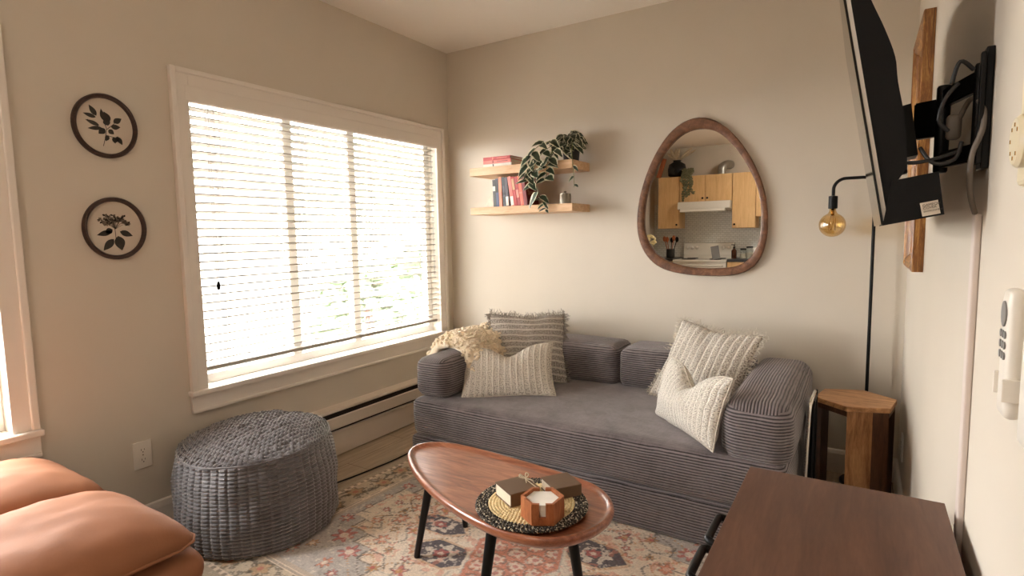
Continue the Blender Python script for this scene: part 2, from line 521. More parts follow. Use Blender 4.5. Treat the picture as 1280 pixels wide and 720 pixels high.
def softbox(bm, x0, x1, y0, y1, z0, z1, r, bulge=(0, 0, 0), n=20, lump=0.0, lscale=4.0):
    """rounded upholstery block with bulging faces and soft lumps"""
    c = Vector(((x0 + x1) / 2, (y0 + y1) / 2, (z0 + z1) / 2))
    h = Vector(((x1 - x0) / 2, (y1 - y0) / 2, (z1 - z0) / 2))
    tmp = bmesh.new()
    bmesh.ops.create_cube(tmp, size=2.0)
    bmesh.ops.subdivide_edges(tmp, edges=tmp.edges[:], cuts=n, use_grid_fill=True)
    mp = {}
    for v in tmp.verts:
        q = Vector([math.copysign(1 - (1 - abs(s)) ** 1.5 if abs(s) < 1 else 1, s) for s in v.co])
        p = Vector((q.x * h.x, q.y * h.y, q.z * h.z))
        inner = Vector([max(-(h[i] - r), min(h[i] - r, p[i])) for i in range(3)])
        off = p - inner
        if off.length > 1e-9:
            p = inner + off.normalized() * r
        u, w, t = q
        p.x += math.copysign(1, u) * bulge[0] * (1 - w * w) * (1 - t * t) * abs(u) ** 3
        p.y += math.copysign(1, w) * bulge[1] * (1 - u * u) * (1 - t * t) * abs(w) ** 3
        p.z += math.copysign(1, t) * bulge[2] * (1 - u ** 2) * (1 - w ** 2) * abs(t) ** 3
        p = p + c
        if lump:
            d = noise.noise_vector(p * lscale) * lump + noise.noise_vector(p * lscale * 3.1) * lump * 0.35
            p = p + d
        mp[v] = bm.verts.new(p)
    for f in tmp.faces:
        bm.faces.new([mp[v] for v in f.verts])
    tmp.free()
    return bm

# ================================================================ room shell
WT = 0.12
WIN = [(-1.86, -0.155, 0.57, 1.925), (-3.10, -2.56, 0.57, 1.925)]     # window openings y0,y1,z0,z1

bm = BM()
box(bm, KX - WT, W + WT, REAR - WT, 0.12, -0.1, 0.0)
struct('floor', bm, M['floor'])
bm = BM()
box(bm, KX - WT, W + WT, REAR - WT, 0.12, H, H + 0.1)
struct('ceiling', bm, M['ceiling'])
bm = BM()
box(bm, -WT, W + WT, 0.0, WT, 0, H)
struct('wall_back', bm, M['wall'])
bm = BM()
box(bm, W, W + WT, REAR - WT, 0.0, 0, H)
struct('wall_right', bm, M['wall'])
bm = BM()
ys = [-4.0, WIN[1][0], WIN[1][1], WIN[0][0], WIN[0][1], 0.0]
z0, z1 = 0.555, 1.925
box(bm, -WT, 0, ys[0], 0, 0, z0)
box(bm, -WT, 0, ys[0], 0, z1, H)
box(bm, -WT, 0, ys[0], ys[1], z0, z1)
box(bm, -WT, 0, ys[2], ys[3], z0, z1)
box(bm, -WT, 0, ys[4], 0, z0, z1)
struct('wall_left', bm, M['wall'])
bm = BM()
box(bm, KX - WT, 0.0, -4.0 - 0.001, -3.9, 0, H)
box(bm, KX - WT, KX, REAR, -4.0, 0, H)
struct('wall_kitchen_side', bm, M['wall'])
bm = BM()
box(bm, KX - WT, W + WT, REAR - WT, REAR, 0, H)
struct('wall_rear', bm, M['wall'])

# baseboards
bm = BM()
prism(bm, [(0, 0), (0.014, 0), (0.014, 0.10), (0.008, 0.125), (0, 0.13)], 'y', -4.0, -1.80)
struct('baseboard_left', bm, M['trim'])
bm = BM()
prism(bm, [(0, 0), (-0.014, 0), (-0.014, 0.10), (-0.008, 0.115), (0, 0.12)], 'x', 0.0, W)
struct('baseboard_back', bm, M['trim'])
bm = BM()
prism(bm, [(W, 0), (W - 0.014, 0), (W - 0.014, 0.10), (W - 0.008, 0.115), (W, 0.12)], 'y', REAR, -0.014)
struct('baseboard_right', bm, M['trim'])

def window(n, y0, y1, z0, z1, mull):
    w = bpy.data.objects.new('window_%d' % n, None)
    COL.objects.link(w)
    w['kind'] = 'structure'
    w.location = (0, (y0 + y1) / 2, z0)
    # casing: flat board with a raised outer band
    bm = BM()
    cw = 0.07
    for (a, b_, c, d) in ((y0 - cw, y0 + 0.004, z0, z1 + cw), (y1 - 0.004, y1 + cw, z0, z1 + cw)):
        box(bm, 0, 0.016, a, b_, c, d, 0.002)
    box(bm, 0, 0.016, y0 + 0.004, y1 - 0.004, z1 - 0.004, z1 + cw, 0.002)
    box(bm, 0, 0.027, y0 - cw - 0.004, y0 - cw + 0.02, z0, z1 + cw + 0.004, 0.004)
    box(bm, 0, 0.027, y1 + cw - 0.02, y1 + cw + 0.004, z0, z1 + cw + 0.004, 0.004)
    box(bm, 0, 0.027, y0 - cw + 0.02, y1 + cw - 0.02, z1 + cw - 0.018, z1 + cw + 0.004, 0.004)
    obj('casing', bm, M['trim'], w)
    bm = BM()
    box(bm, -WT, 0.038, y0 - cw - 0.012, y1 + cw + 0.012, z0 - 0.024, z0, 0.005)
    box(bm, 0, 0.016, y0 - cw - 0.004, y1 + cw + 0.004, z0 - 0.095, z0 - 0.024, 0.002)
    box(bm, 0, 0.022, y0 - cw - 0.004, y1 + cw + 0.004, z0 - 0.104, z0 - 0.088, 0.004)
    obj('sill', bm, M['trim'], w)
    # vinyl frame and sashes deep in the opening
    bm = BM()
    t = 0.045
    xa, xb = -0.115, -0.07
    box(bm, xa, xb, y0, y0 + t, z0, z1, 0.003)
    box(bm, xa, xb, y1 - t, y1, z0, z1, 0.003)
    box(bm, xa, xb, y0 + t, y1 - t, z0, z0 + t, 0.003)
    box(bm, xa, xb, y0 + t, y1 - t, z1 - t, z1, 0.003)
    for ym in mull:
        box(bm, xa, xb, ym - 0.028, ym + 0.028, z0 + t, z1 - t, 0.003)
    obj('sash', bm, M['vinyl'], w)
    bm = BM()
    box(bm, -0.096, -0.092, y0 + t - 0.005, y1 - t + 0.005, z0 + t - 0.005, z1 - t + 0.005)
    obj('glass', bm, M['glass'], w)
    return w

window(1, *WIN[0], mull=(-1.30, -0.86))
window(2, *WIN[1], mull=())

# ================================================================ window blind
bl = thing('venetian_blind', 'white wooden venetian blind lowered over the large window with its slats open', 'blind', (-0.03, -1.0, 1.925))
bm = BM()
prism(bm, [(-0.01, 1.86), (0.012, 1.858), (0.018, 1.866), (0.018, 1.925), (0.012, 1.936), (-0.01, 1.936)], 'y', -1.87, -0.145)
obj('valance', bm, M['trim'], bl)
bm = BM()
box(bm, -0.062, -0.012, -1.845, -0.165, 1.875, 1.92, 0.003)
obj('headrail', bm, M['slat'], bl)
NS = 31
ZT, ZB = 1.843, 0.688
me0 = None
for i in range(NS):
    z = ZT - (ZT - ZB) * i / (NS - 1)
    if me0 is None:
        bm = BM()
        n = 6
        tilt = math.radians(9)
        A, B = [], []
        for k in range(n + 1):
            u = -0.0245 + 0.049 * k / n
            zz = 0.0022 * (1 - (u / 0.0245) ** 2)
            A.append((u * math.cos(tilt) - zz * math.sin(tilt), u * math.sin(tilt) + zz))
        poly = A + [(x, q - 0.0048) for x, q in A[::-1]]
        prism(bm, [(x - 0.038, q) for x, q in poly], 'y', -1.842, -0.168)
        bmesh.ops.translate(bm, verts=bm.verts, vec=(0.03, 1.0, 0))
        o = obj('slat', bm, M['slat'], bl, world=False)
        me0 = o.data
    else:
        o = bpy.data.objects.new('slat', me0)
        COL.objects.link(o)
        o.parent = bl
    o.location = (0, 0, z - 1.925)
bm = BM()
box(bm, -0.063, -0.013, -1.842, -0.168, 0.642, 0.660, 0.004)
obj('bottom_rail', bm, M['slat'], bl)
bm = BM()
for y in (-1.72, -1.24, -0.75, -0.28):
    for x in (-0.062, -0.0125):
        for dy in (-0.012, 0.012):
            tube(bm, [(x, y + dy, 1.88), (x, y + dy, 0.65)], 0.0011, 5)
    for i in range(NS):
        z = ZT - (ZT - ZB) * i / (NS - 1) - 0.003
        tube(bm, [(-0.062, y - 0.012, z), (-0.0125, y - 0.012, z)], 0.0008, 4)
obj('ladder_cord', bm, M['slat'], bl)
bm = BM()
for dy in (0, 0.012):
    tube(bm, [(-0.004, -1.775 + dy, 1.87), (-0.004, -1.772 + dy, 1.05)], 0.0012, 5)
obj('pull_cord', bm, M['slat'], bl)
bm = BM()
lathe(bm, [(0.003, 1.055), (0.007, 1.05), (0.009, 1.025), (0.008, 1.018), (0.002, 1.015)], -0.004, -1.766, 10)
obj('cord_tassel', bm, M['black_plastic'], bl, smooth=True)
bm = BM()
tube(bm, [(-0.004, -0.20, 1.87), (-0.003, -0.198, 0.98)], 0.004, 8)
obj('tilt_wand', bm, M['clear_glass'], bl, smooth=True)

# ================================================================ electric baseboard heater
ht = thing('baseboard_heater', 'long cream electric baseboard heater under the large window', 'heater', (0.0, -0.95, 0.0))
bm = BM()
Y0, Y1 = -1.78, -0.06
prism(bm, [(0.0, 0.272), (0.052, 0.262), (0.058, 0.268), (0.055, 0.280), (0.0, 0.290)], 'y', Y0, Y1)
obj('top_cap', bm, M['heater'], ht)
bm = BM()
prism(bm, [(0.050, 0.165), (0.060, 0.172), (0.060, 0.232), (0.052, 0.236), (0.048, 0.23)], 'y', Y0, Y1)
obj('front_panel', bm, M['heater'], ht)
bm = BM()
prism(bm, [(0.0, 0.008), (0.044, 0.008), (0.046, 0.140), (0.058, 0.146), (0.058, 0.153), (0.0, 0.153)], 'y', Y0, Y1)
obj('lower_panel', bm, M['heater'], ht)
bm = BM()
box(bm, 0.001, 0.04, Y0, Y1, 0.153, 0.272)
obj('element_slot', bm, M['dark_slot'], ht)
for ye in (Y0, Y1 - 0.03):
    bm = BM()
    box(bm, 0.0, 0.061, ye - 0.004, ye + 0.034, 0.0, 0.292, 0.003)
    obj('end_cap', bm, M['heater'], ht)

# ================================================================ round botanical prints
def leaf_poly(cx, cy, ang, ln, wd, n=8):
    P = []
    for k in range(n + 1):
        t = k / n
        P.append((t * ln, wd * math.sin(PI * t ** 0.8)))
    for k in range(n - 1, 0, -1):
        t = k / n
        P.append((t * ln, -wd * math.sin(PI * t ** 0.8)))
    ca, sa = math.cos(ang), math.sin(ang)
    return [(cx + a * ca - b_ * sa, cy + a * sa + b_ * ca) for a, b_ in P]

def round_print(cy, cz, label, kind):
    ry, rz = 0.113, 0.124
    t = thing('round_picture', label, 'picture', (0.0, cy, cz), group='round botanical prints')
    n = 56
    prof = [(0.0, 1.0), (0.016, 1.0), (0.022, 0.965), (0.020, 0.90), (0.012, 0.865), (0.0, 0.865)]
    bm = BM()
    rings = [[bm.verts.new((x, s * ry * math.cos(2 * PI * k / n), s * rz * math.sin(2 * PI * k / n))) for k in range(n)] for x, s in prof]
    for i in range(len(rings)):
        a, b_ = rings[i], rings[(i + 1) % len(rings)]
        for k in range(n):
            bm.faces.new((a[k], a[(k + 1) % n], b_[(k + 1) % n], b_[k]))
    obj('frame', bm, M['frame_dark'], t, smooth=True, world=False, angle=40)
    bm = BM()
    vs = [bm.verts.new((0.006, 0.87 * ry * math.cos(2 * PI * k / n), 0.87 * rz * math.sin(2 * PI * k / n))) for k in range(n)]
    ws = [bm.verts.new((0.001, v.co.y, v.co.z)) for v in vs]
    bm.faces.new(vs)
    bm.faces.new(ws[::-1])
    for k in range(n):
        bm.faces.new((vs[k], ws[k], ws[(k + 1) % n], vs[(k + 1) % n]))
    pr = obj('print', bm, M['paper'], t, world=False)
    # the printed sprig: thin inked shapes lying on the paper
    bm = BM()
    def flat(poly, mi=0, x=0.0066):
        v = [bm.verts.new((x, p[0], p[1])) for p in poly]
        bm.faces.new(v).material_index = mi
    def stroke(pts, w=0.0011, mi=0):
        for (a, b_), (c, d) in zip(pts[:-1], pts[1:]):
            dx, dy = c - a, d - b_
            l = math.hypot(dx, dy) or 1
            nx, ny = -dy / l * w, dx / l * w
            flat([(a + nx, b_ + ny), (c + nx, d + ny), (c - nx, d - ny), (a - nx, b_ - ny)], mi, 0.0064)
    if kind == 0:
        stroke([(-0.012, -0.078), (-0.004, -0.05), (0.004, -0.01), (-0.006, 0.03)])
        stroke([(0.004, -0.012), (0.03, 0.012), (0.045, 0.03)])
        stroke([(0.0, -0.016), (-0.04, 0.004), (-0.06, 0.018)])
        stroke([(0.0, -0.035), (0.03, -0.04), (0.05, -0.05)])
        for (a, b_, an, ln, wd) in ((-0.028, 0.036, 2.1, 0.045, 0.010), (-0.03, 0.03, 2.9, 0.044, 0.008), (-0.005, 0.022, 1.7, 0.045, 0.008),
                                    (-0.02, 0.0, 2.8, 0.05, 0.008), (-0.012, -0.008, 3.3, 0.05, 0.008), (0.01, 0.004, 1.9, 0.03, 0.013),
                                    (0.018, 0.022, 0.9 + 1.2, 0.04, 0.011), (0.03, 0.018, 0.6, 0.036, 0.011), (0.02, 0.0, 0.1, 0.034, 0.010),
                                    (-0.002, -0.01, 3.9, 0.032, 0.012), (0.01, -0.012, 5.6, 0.024, 0.010), (0.008, -0.034, 4.3, 0.026, 0.008),
                                    (0.026, -0.038, 4.9, 0.026, 0.008), (0.04, -0.036, 5.2, 0.034, 0.009), (0.042, -0.034, 4.4, 0.026, 0.007)):
            flat(leaf_poly(a, b_, an, ln, wd))
    else:
        stroke([(0.0, -0.07), (0.0, -0.03), (-0.002, 0.03)])
        for (a, b_, an, ln, wd) in ((-0.012, -0.012, 3.4, 0.056, 0.011), (0.016, -0.012, 5.9, 0.05, 0.012),
                                    (-0.008, -0.042, 4.0, 0.06, 0.014), (0.008, -0.03, 4.9, 0.06, 0.019), (-0.01, -0.004, 3.6, 0.03, 0.012)):
            flat(leaf_poly(a, b_, an, ln, wd))
        rr = random.Random(3)
        for k in range(34):
            a, rd = rr.uniform(0, PI), rr.uniform(0.01, 0.055)
            px, py = rd * math.cos(a), 0.018 + rd * 0.8 * math.sin(a)
            stroke([(0.0, -0.002), (px * .6, py * .7), (px, py)], 0.0005, 1)
            for q in range(4):
                flat(leaf_poly(px, py, rr.uniform(0, 6.28), 0.011, 0.0035, 5), 1 if rr.random() < .7 else 0, 0.0066 + 0.0001 * k * .1)
    obj('sprig', bm, [M['ink'], M['ink_soft']], pr, world=False)
    return t

round_print(-2.187, 1.703, 'round dark-framed print of a leafy twig, hung above the flower print', 0)
round_print(-2.182, 1.302, 'round dark-framed print of a flower head over broad leaves, above the outlet', 1)

# ================================================================ power outlets
def outlet(loc, face, label):
    t = thing('power_outlet', label, 'outlet', loc)
    s = face
    bm = BM()
    box(bm, min(0, s * 0.006), max(0, s * 0.006), -0.036, 0.036, -0.058, 0.058, 0.002)
    obj('cover_plate', bm, M['white_plastic'], t, world=False)
    for dz in (0.021, -0.021):
        bm = BM()
        prof = [(0.0165 * math.cos(a), dz + 0.0145 * math.sin(a)) for a in [k * PI / 8 for k in range(16)]]
        prism(bm, prof, 'x', 0.0, s * 0.0075)
        rc = obj('receptacle', bm, M['white_plastic'], t, world=False)
        bm = BM()
        for dy, hh in ((-0.006, 0.004), (0.006, 0.0032)):
            box(bm, min(s * .007, s * .0079), max(s * .007, s * .0079), dy - 0.0009, dy + 0.0009, dz + 0.002 - hh, dz + 0.002 + hh)
        box(bm, min(s * .007, s * .0079), max(s * .007, s * .0079), -0.002, 0.002, dz - 0.010, dz - 0.006)
        obj('slots', bm, M['dark_slot'], rc, world=False)
    bm = BM()
    lathe(bm, [(0.003, 0), (0.003, 0.001)], 0, 0, 10)
    bmesh.ops.rotate(bm, verts=bm.verts, cent=(0, 0, 0), matrix=Matrix.Rotation(s * PI / 2, 3, 'Y'))
    bmesh.ops.translate(bm, verts=bm.verts, vec=(s * 0.006, 0, 0))
    obj('screw', bm, M['steel'], t, world=False)
    return t

outlet((0.0, -2.148, 0.350), 1, 'white duplex power outlet on the window wall beneath the round prints')
outlet((W, -0.30, 0.28), -1, 'white power outlet seen edge-on beside the wooden hexagonal side table')

# ================================================================ rug
def build_rug():
    A, B = 1.065, 0.76
    st = 0.004
    nx, ny = int(2 * A / st) + 1, int(2 * B / st) + 1
    a = np.linspace(-A, A, nx)[None, :].repeat(ny, 0)
    b_ = np.linspace(-B, B, ny)[:, None].repeat(nx, 1)
    C = lambda *c: np.array(s2l(c))
    CREAM, IVORY = C(240, 222, 202), C(244, 232, 216)
    CORAL, ROSE = C(222, 146, 120), C(204, 116, 110)
    NAVY, GREY, GBLUE = C(70, 74, 92), C(120, 112, 106), C(176, 174, 174)
    TAN, OLIVE, CHAR = C(206, 160, 112), C(128, 112, 92), C(84, 76, 72)
    img = np.zeros((ny, nx, 3)) + CREAM
    def fnoise(sc, seed, octv=3):
        """smooth value noise on the grid"""
        out = np.zeros((ny, nx))
        amp = 1.0
        r2 = np.random.default_rng(seed)
        for o in range(octv):
            s = sc / (2 ** o)
            gw, gh = int(2 * A / s) + 3, int(2 * B / s) + 3
            g = r2.random((gh, gw))
            X, Y = (a + A) / s, (b_ + B) / s
            xi, yi = X.astype(int), Y.astype(int)
            fx, fy = X - xi, Y - yi
            fx, fy = fx * fx * (3 - 2 * fx), fy * fy * (3 - 2 * fy)
            out += amp * ((g[yi, xi] * (1 - fx) + g[yi, xi + 1] * fx) * (1 - fy) + (g[yi + 1, xi] * (1 - fx) + g[yi + 1, xi + 1] * fx) * fy)
            amp *= 0.5
        return out / (2 - 0.5 ** (octv - 1))
    n1, n2, n3 = fnoise(0.05, 1), fnoise(0.02, 2), fnoise(0.16, 3)
    aw = np.abs(a) + (n2 - .5) * 0.012
    bw = np.abs(b_) + (n1 - .5) * 0.012
    def put(mask, col, k=1.0):
        mk = (mask * k)[..., None] if mask.dtype != bool else mask[..., None] * k
        img[:] = img * (1 - mk) + col * mk
    ex, ey = A - np.abs(a), B - np.abs(b_)
    edge = np.minimum(ex, ey)                     # distance in from the rug's edge
    FA, FB = A - 0.225, B - 0.225                 # field half sizes
    # field: grey-blue corners outside a stepped line, cream inside
    q = aw / FA + bw / FB
    stepv = np.floor(bw / 0.075) * 0.075
    inner = aw < (FA - 0.06 - np.clip(stepv - 0.10, 0, 1) * 1.4)
    field = edge > 0.225
    put(field & ~inner, GBLUE, 0.72)
    # stepped outline
    lim = FA - 0.06 - np.clip(stepv - 0.10, 0, 1) * 1.4
    d = np.abs(aw - lim)
    stair = (np.abs(bw / 0.075 - np.round(bw / 0.075)) * 0.075 < 0.006) & (bw > 0.13) & (np.abs(aw - lim) < 0.09) & (aw < lim + .004)
    put(field & ((d < 0.006) | stair), CHAR, 0.62)
    put(field & (np.abs(aw - lim + 0.016) < 0.004), GREY, 0.5)
    put(inner & field & (n3 > 0.52), IVORY, 0.6)
    # stamps
    r3 = np.random.default_rng(12)
    def flower(cx, cy, R, col, petals=6, mid=None, k=0.85, sx=1.0, sy=1.0, wear=0.42):
        for sgx in (1, -1):
            for sgy in (1, -1):
                x, y = (a - sgx * cx) * sgx / sx, (b_ - sgy * cy) * sgy / sy
                rr = np.hypot(x, y)
                near = rr < R * 1.5
                if not near.any():
                    continue
                th = np.arctan2(y, x)
                lim2 = R * (0.74 + 0.26 * np.cos(petals * th + cx * 40)) + (n2 - .5) * R * 0.5
                put(near & (rr < lim2) & (n2 > wear - 0.12), col, k)
                put(near & (np.abs(rr - lim2) < 0.0045) & (n1 > 0.4), CHAR, 0.5)
                if mid is not None:
                    put(near & (rr < R * 0.36), mid, k)
                if cy < 1e-3:
                    break
            if cx < 1e-3:
                break
    def vine(pts, col, w=0.0035, k=0.6, wear=0.36):
        sp_ = smooth_pts([(p[0], p[1], 0) for p in pts], 8)
        dmin = np.full((ny, nx), 9.0)
        for p in sp_:
            dmin = np.minimum(dmin, np.hypot(np.abs(a) + (n1 - .5) * .016 - p.x, np.abs(b_) + (n3 - .5) * .02 - p.y))
        put((dmin < w + 0.002) & (n2 > wear), col, k)
    # vines in the field
    for pts in (((0.24, 0.0), (0.32, 0.12), (0.24, 0.22), (0.34, 0.32), (0.22, 0.42)), ((0.0, 0.34), (0.10, 0.40), (0.2, 0.34), (0.3, 0.42)),
                ((0.42, 0.0), (0.5, 0.09), (0.44, 0.18), (0.52, 0.26)), ((0.58, 0.02), (0.66, 0.09), (0.6, 0.16), (0.68, 0.2)),
                ((0.05, 0.46), (0.15, 0.50), (0.27, 0.47), (0.36, 0.51)), ((0.36, 0.36), (0.44, 0.3), (0.5, 0.36), (0.4, 0.44)),
                ((0.36, 0.06), (0.46, 0.02), (0.56, 0.10), (0.68, 0.04))):
        vine(pts, GREY, 0.0035, 0.75, 0.25)
        vine([(p[0] + .03, p[1] + .025) for p in pts], TAN, 0.003, 0.7)
    for (cx, cy, R, col, mid) in ((0.36, 0.20, 0.040, CORAL, IVORY), (0.46, 0.10, 0.034, CORAL, TAN), (0.58, 0.06, 0.040, CORAL, IVORY),
                                  (0.30, 0.34, 0.038, ROSE, TAN), (0.52, 0.22, 0.036, CORAL, CREAM), (0.16, 0.42, 0.034, CORAL, TAN),
                                  (0.40, 0.38, 0.030, TAN, ROSE), (0.66, 0.13, 0.028, CORAL, IVORY), (0.06, 0.50, 0.030, CORAL, IVORY),
                                  (0.62, 0.0, 0.03, TAN, GREY), (0.26, 0.48, 0.028, GBLUE, CREAM), (0.46, 0.02, 0.022, GBLUE, IVORY),
                                  (0.44, 0.26, 0.022, TAN, GREY), (0.31, 0.11, 0.024, GBLUE, IVORY), (0.34, 0.27, 0.02, ROSE, IVORY),
                                  (0.7, 0.04, 0.024, ROSE, IVORY), (0.54, 0.14, 0.022, TAN, IVORY)):
        flower(cx, cy, R, col, 5 + int(cx * 20) % 3, mid)
    # pink flowers in the grey corners
    for (cx, cy, R, col) in ((0.68, 0.29, 0.055, ROSE), (0.79, 0.19, 0.036, ROSE), (0.56, 0.36, 0.05, ROSE), (0.58, 0.46, 0.036, CORAL), (0.78, 0.47, 0.034, CORAL),
                             (0.74, 0.40, 0.03, TAN), (0.79, 0.06, 0.024, CORAL), (0.5, 0.49, 0.024, ROSE)):
        flower(cx, cy, R, col, 7, IVORY, 0.8)
    for pts in (((0.62, 0.34), (0.72, 0.42), (0.8, 0.36), (0.82, 0.26)), ((0.74, 0.10), (0.80, 0.14), (0.76, 0.26))):
        vine(pts, GREY, 0.003, 0.6)
    # navy escutcheons either side of and above the medallion
    def hexm(x, y, rx, ry):
        return np.maximum(np.abs(y) / ry, np.abs(x) / rx * 0.62 + np.abs(y) / ry * 0.52)
    aa, bb = np.abs(a) + (n2 - .5) * .010, np.abs(b_) + (n1 - .5) * .010
    for (cx, cy, rx, ry) in ((0.40, 0.0, 0.085, 0.06), (0.25, 0.165, 0.085, 0.075), (0.0, 0.37, 0.085, 0.075)):
        hm = hexm(aa - cx, bb - cy, rx, ry)
        put(hm < 1.16, TAN, 0.5)
        put(hm < 1.0, NAVY, 0.85)
        pet = np.hypot((aa - cx) / rx, (bb - cy) / ry)
        ang = np.arctan2((bb - cy) / ry, (aa - cx) / rx)
        put((pet < 0.82 + 0.14 * np.cos(8 * ang)) & (pet > 0.42) & (n2 > 0.45), IVORY, 0.75)
        put((pet < 0.36 + 0.06 * np.cos(6 * ang)), ROSE, 0.7)
        put((pet < 0.15), IVORY, 0.7)
    # central medallion: coral hexagon with a lattice of cream rosettes
    md = hexm(aa, bb, 0.115, 0.245)
    put(md < 1.10, IVORY, 0.9)
    put(md < 1.03, NAVY, 0.35)
    put(md < 1.0, CORAL, 0.85)
    gx, gy = (a / 0.085), (b_ / 0.075)
    gx = gx + 0.5 * (np.round(gy) % 2)
    gx, gy = gx + (n1 - .5) * .25, gy + (n2 - .5) * .25
    lx, ly = gx - np.round(gx), gy - np.round(gy)
    lr = np.hypot(lx, ly)
    lt = np.arctan2(ly, lx)
    put((md < 0.9) & (lr < 0.34 + 0.08 * np.cos(6 * lt)), IVORY, 0.75)
    put((md < 0.9) & (lr < 0.15), ROSE, 0.7)
    put((md < 0.92) & (np.abs(lr - 0.42) < 0.05) & (n2 > .38), GREY, 0.6)
    # border
    put(edge < 0.225, CREAM, 1.0)
    put((edge < 0.225) & (edge > 0.205), GREY, 0.4)
    put((edge > 0.19) & (edge < 0.2) & (n2 > .4), CHAR, 0.45)
    band = (edge > 0.055) & (edge < 0.185)
    put(band, C(208, 192, 168), 0.8)
    along = np.where(ex < ey, b_, a)
    across = np.where(ex < ey, ex, ey) - 0.12
    wv = 0.032 * np.sin(along * 2 * PI / 0.30)
    put(band & (np.abs(across - wv + (n2 - .5) * .03) < 0.008), CHAR, 0.7)
    ph = along / 0.15
    cxl = (ph - np.round(ph)) * 0.15
    sg = np.where(np.round(ph) % 2 == 0, 1, -1) * 0.018
    rr = np.hypot(cxl, across + sg)
    tt = np.arctan2(across + sg, cxl)
    put(band & (rr < 0.046 + 0.010 * np.cos(6 * tt)) & (n2 > 0.34), OLIVE, 0.75)
    put(band & (rr < 0.034 + 0.008 * np.cos(5 * tt)), np.array(s2l((206, 172, 138))), 0.85)
    put(band & (rr < 0.013), ROSE, 0.6)
    put(band & (rr > .03) & (n2 > 0.60), CHAR, 0.6)
    put((edge > 0.035) & (edge < 0.05) & ((np.floor(along / 0.02) % 2) == 0), OLIVE, 0.7)
    put(edge < 0.034, C(196, 180, 158), 1.0)
    # scattered wear
    img[:] = img * (0.90 + 0.18 * n1[..., None])
    put(n2 > 0.78, IVORY, 0.4)
    nfl = fnoise(0.012, 9, 2)
    put(field & (nfl > 0.70), GREY, 0.30)
    put(field & (nfl < 0.27), IVORY, 0.5)
    put(inner & field & (n1 > 0.60) & (n2 > .5), CORAL, 0.45)
    # mesh
    zt = 0.008
    nv = nx * ny
    co = np.zeros((nv, 3))
    co[:, 0], co[:, 1], co[:, 2] = a.ravel(), b_.ravel(), zt
    rim = (edge.ravel() < 1e-6)
    co[rim, 2] = 0.0
    idx = np.arange(nv).reshape(ny, nx)
    quads = np.stack([idx[:-1, :-1], idx[:-1, 1:], idx[1:, 1:], idx[1:, :-1]], -1).reshape(-1, 4)
    me = bpy.data.meshes.new('area_rug')
    me.vertices.add(nv)
    me.vertices.foreach_set('co', co.ravel())
    me.loops.add(quads.size)
    me.loops.foreach_set('vertex_index', quads.ravel().astype(np.int32))
    me.polygons.add(len(quads))
    me.polygons.foreach_set('loop_start', (np.arange(len(quads)) * 4).astype(np.int32))
    me.update(calc_edges=True)
    at = me.color_attributes.new('weave', 'FLOAT_COLOR', 'POINT')
    rgba = np.ones((nv, 4))
    rgba[:, :3] = np.clip(img.reshape(-1, 3), 0, 1)
    at.data.foreach_set('color', rgba.ravel())
    me.materials.append(M['rug'])
    o = bpy.data.objects.new('area_rug', me)
    COL.objects.link(o)
    o.location = (1.452, -1.491, 0.0005)
    o.rotation_euler = (0, 0, math.radians(-3.3))
    tag(o, 'faded oriental rug in cream, coral and navy with a central medallion', 'rug')
build_rug()

# cable along the rug's edge
bm = BM()
pts = smooth_pts([(0.33, -0.30, .005), (0.372, -0.92, .005), (0.352, -1.225, .005), (0.316, -1.45, .005), (0.27, -1.85, .005), (0.262, -2.08, .005),
                  (0.30, -2.17, .005), (0.37, -2.20, .005), (0.50, -2.215, .005), (0.75, -2.24, .005), (1.1, -2.28, .005)], 8)
tube(bm, pts, 0.004, 8)
single('power_cable', bm, M['cable'], 'thin black cable lying on the floor along the edge of the rug', 'cable', (0.37, -0.9, 0), smooth=True)

# ================================================================ sofa
sf = thing('corduroy_sofa', 'charcoal corduroy daybed sofa with bolster arms against the back wall', 'sofa', (1.45, -0.6, 0))
bm = BM()
softbox(bm, 0.54, 2.350, -1.085, -0.08, 0.0095, 0.198, 0.022, n=18, lump=0.002, lscale=5)
obj('base', bm, M['cord_back'], sf, smooth=True)
bm = BM()
softbox(bm, 0.555, 2.352, -1.095, -0.08, 0.200, 0.400, 0.042, bulge=(0.012, 0.010, 0.012), n=30, lump=0.004, lscale=4)
obj('mattress', bm, M['cord_seat'], sf, smooth=True)
bm = BM()
softbox(bm, 0.548, 0.755, -1.055, -0.10, 0.398, 0.612, 0.055, bulge=(0.008, 0.012, 0.010), n=20, lump=0.004)
obj('armrest', bm, M['cord_arm'], sf, smooth=True)
bm = BM()
softbox(bm, 2.115, 2.368, -1.085, -0.12, 0.362, 0.605, 0.070, bulge=(0.010, 0.014, 0.012), n=24, lump=0.004)
obj('armrest', bm, M['cord_arm'], sf, smooth=True)
for x0, x1 in ((0.76, 1.428), (1.436, 2.112)):
    bm = BM()
    softbox(bm, x0, x1, -0.385, -0.10, 0.398, 0.625, 0.050, bulge=(0.004, 0.014, 0.010), n=22, lump=0.004)
    obj('back_cushion', bm, M['cord_back'], sf, smooth=True)

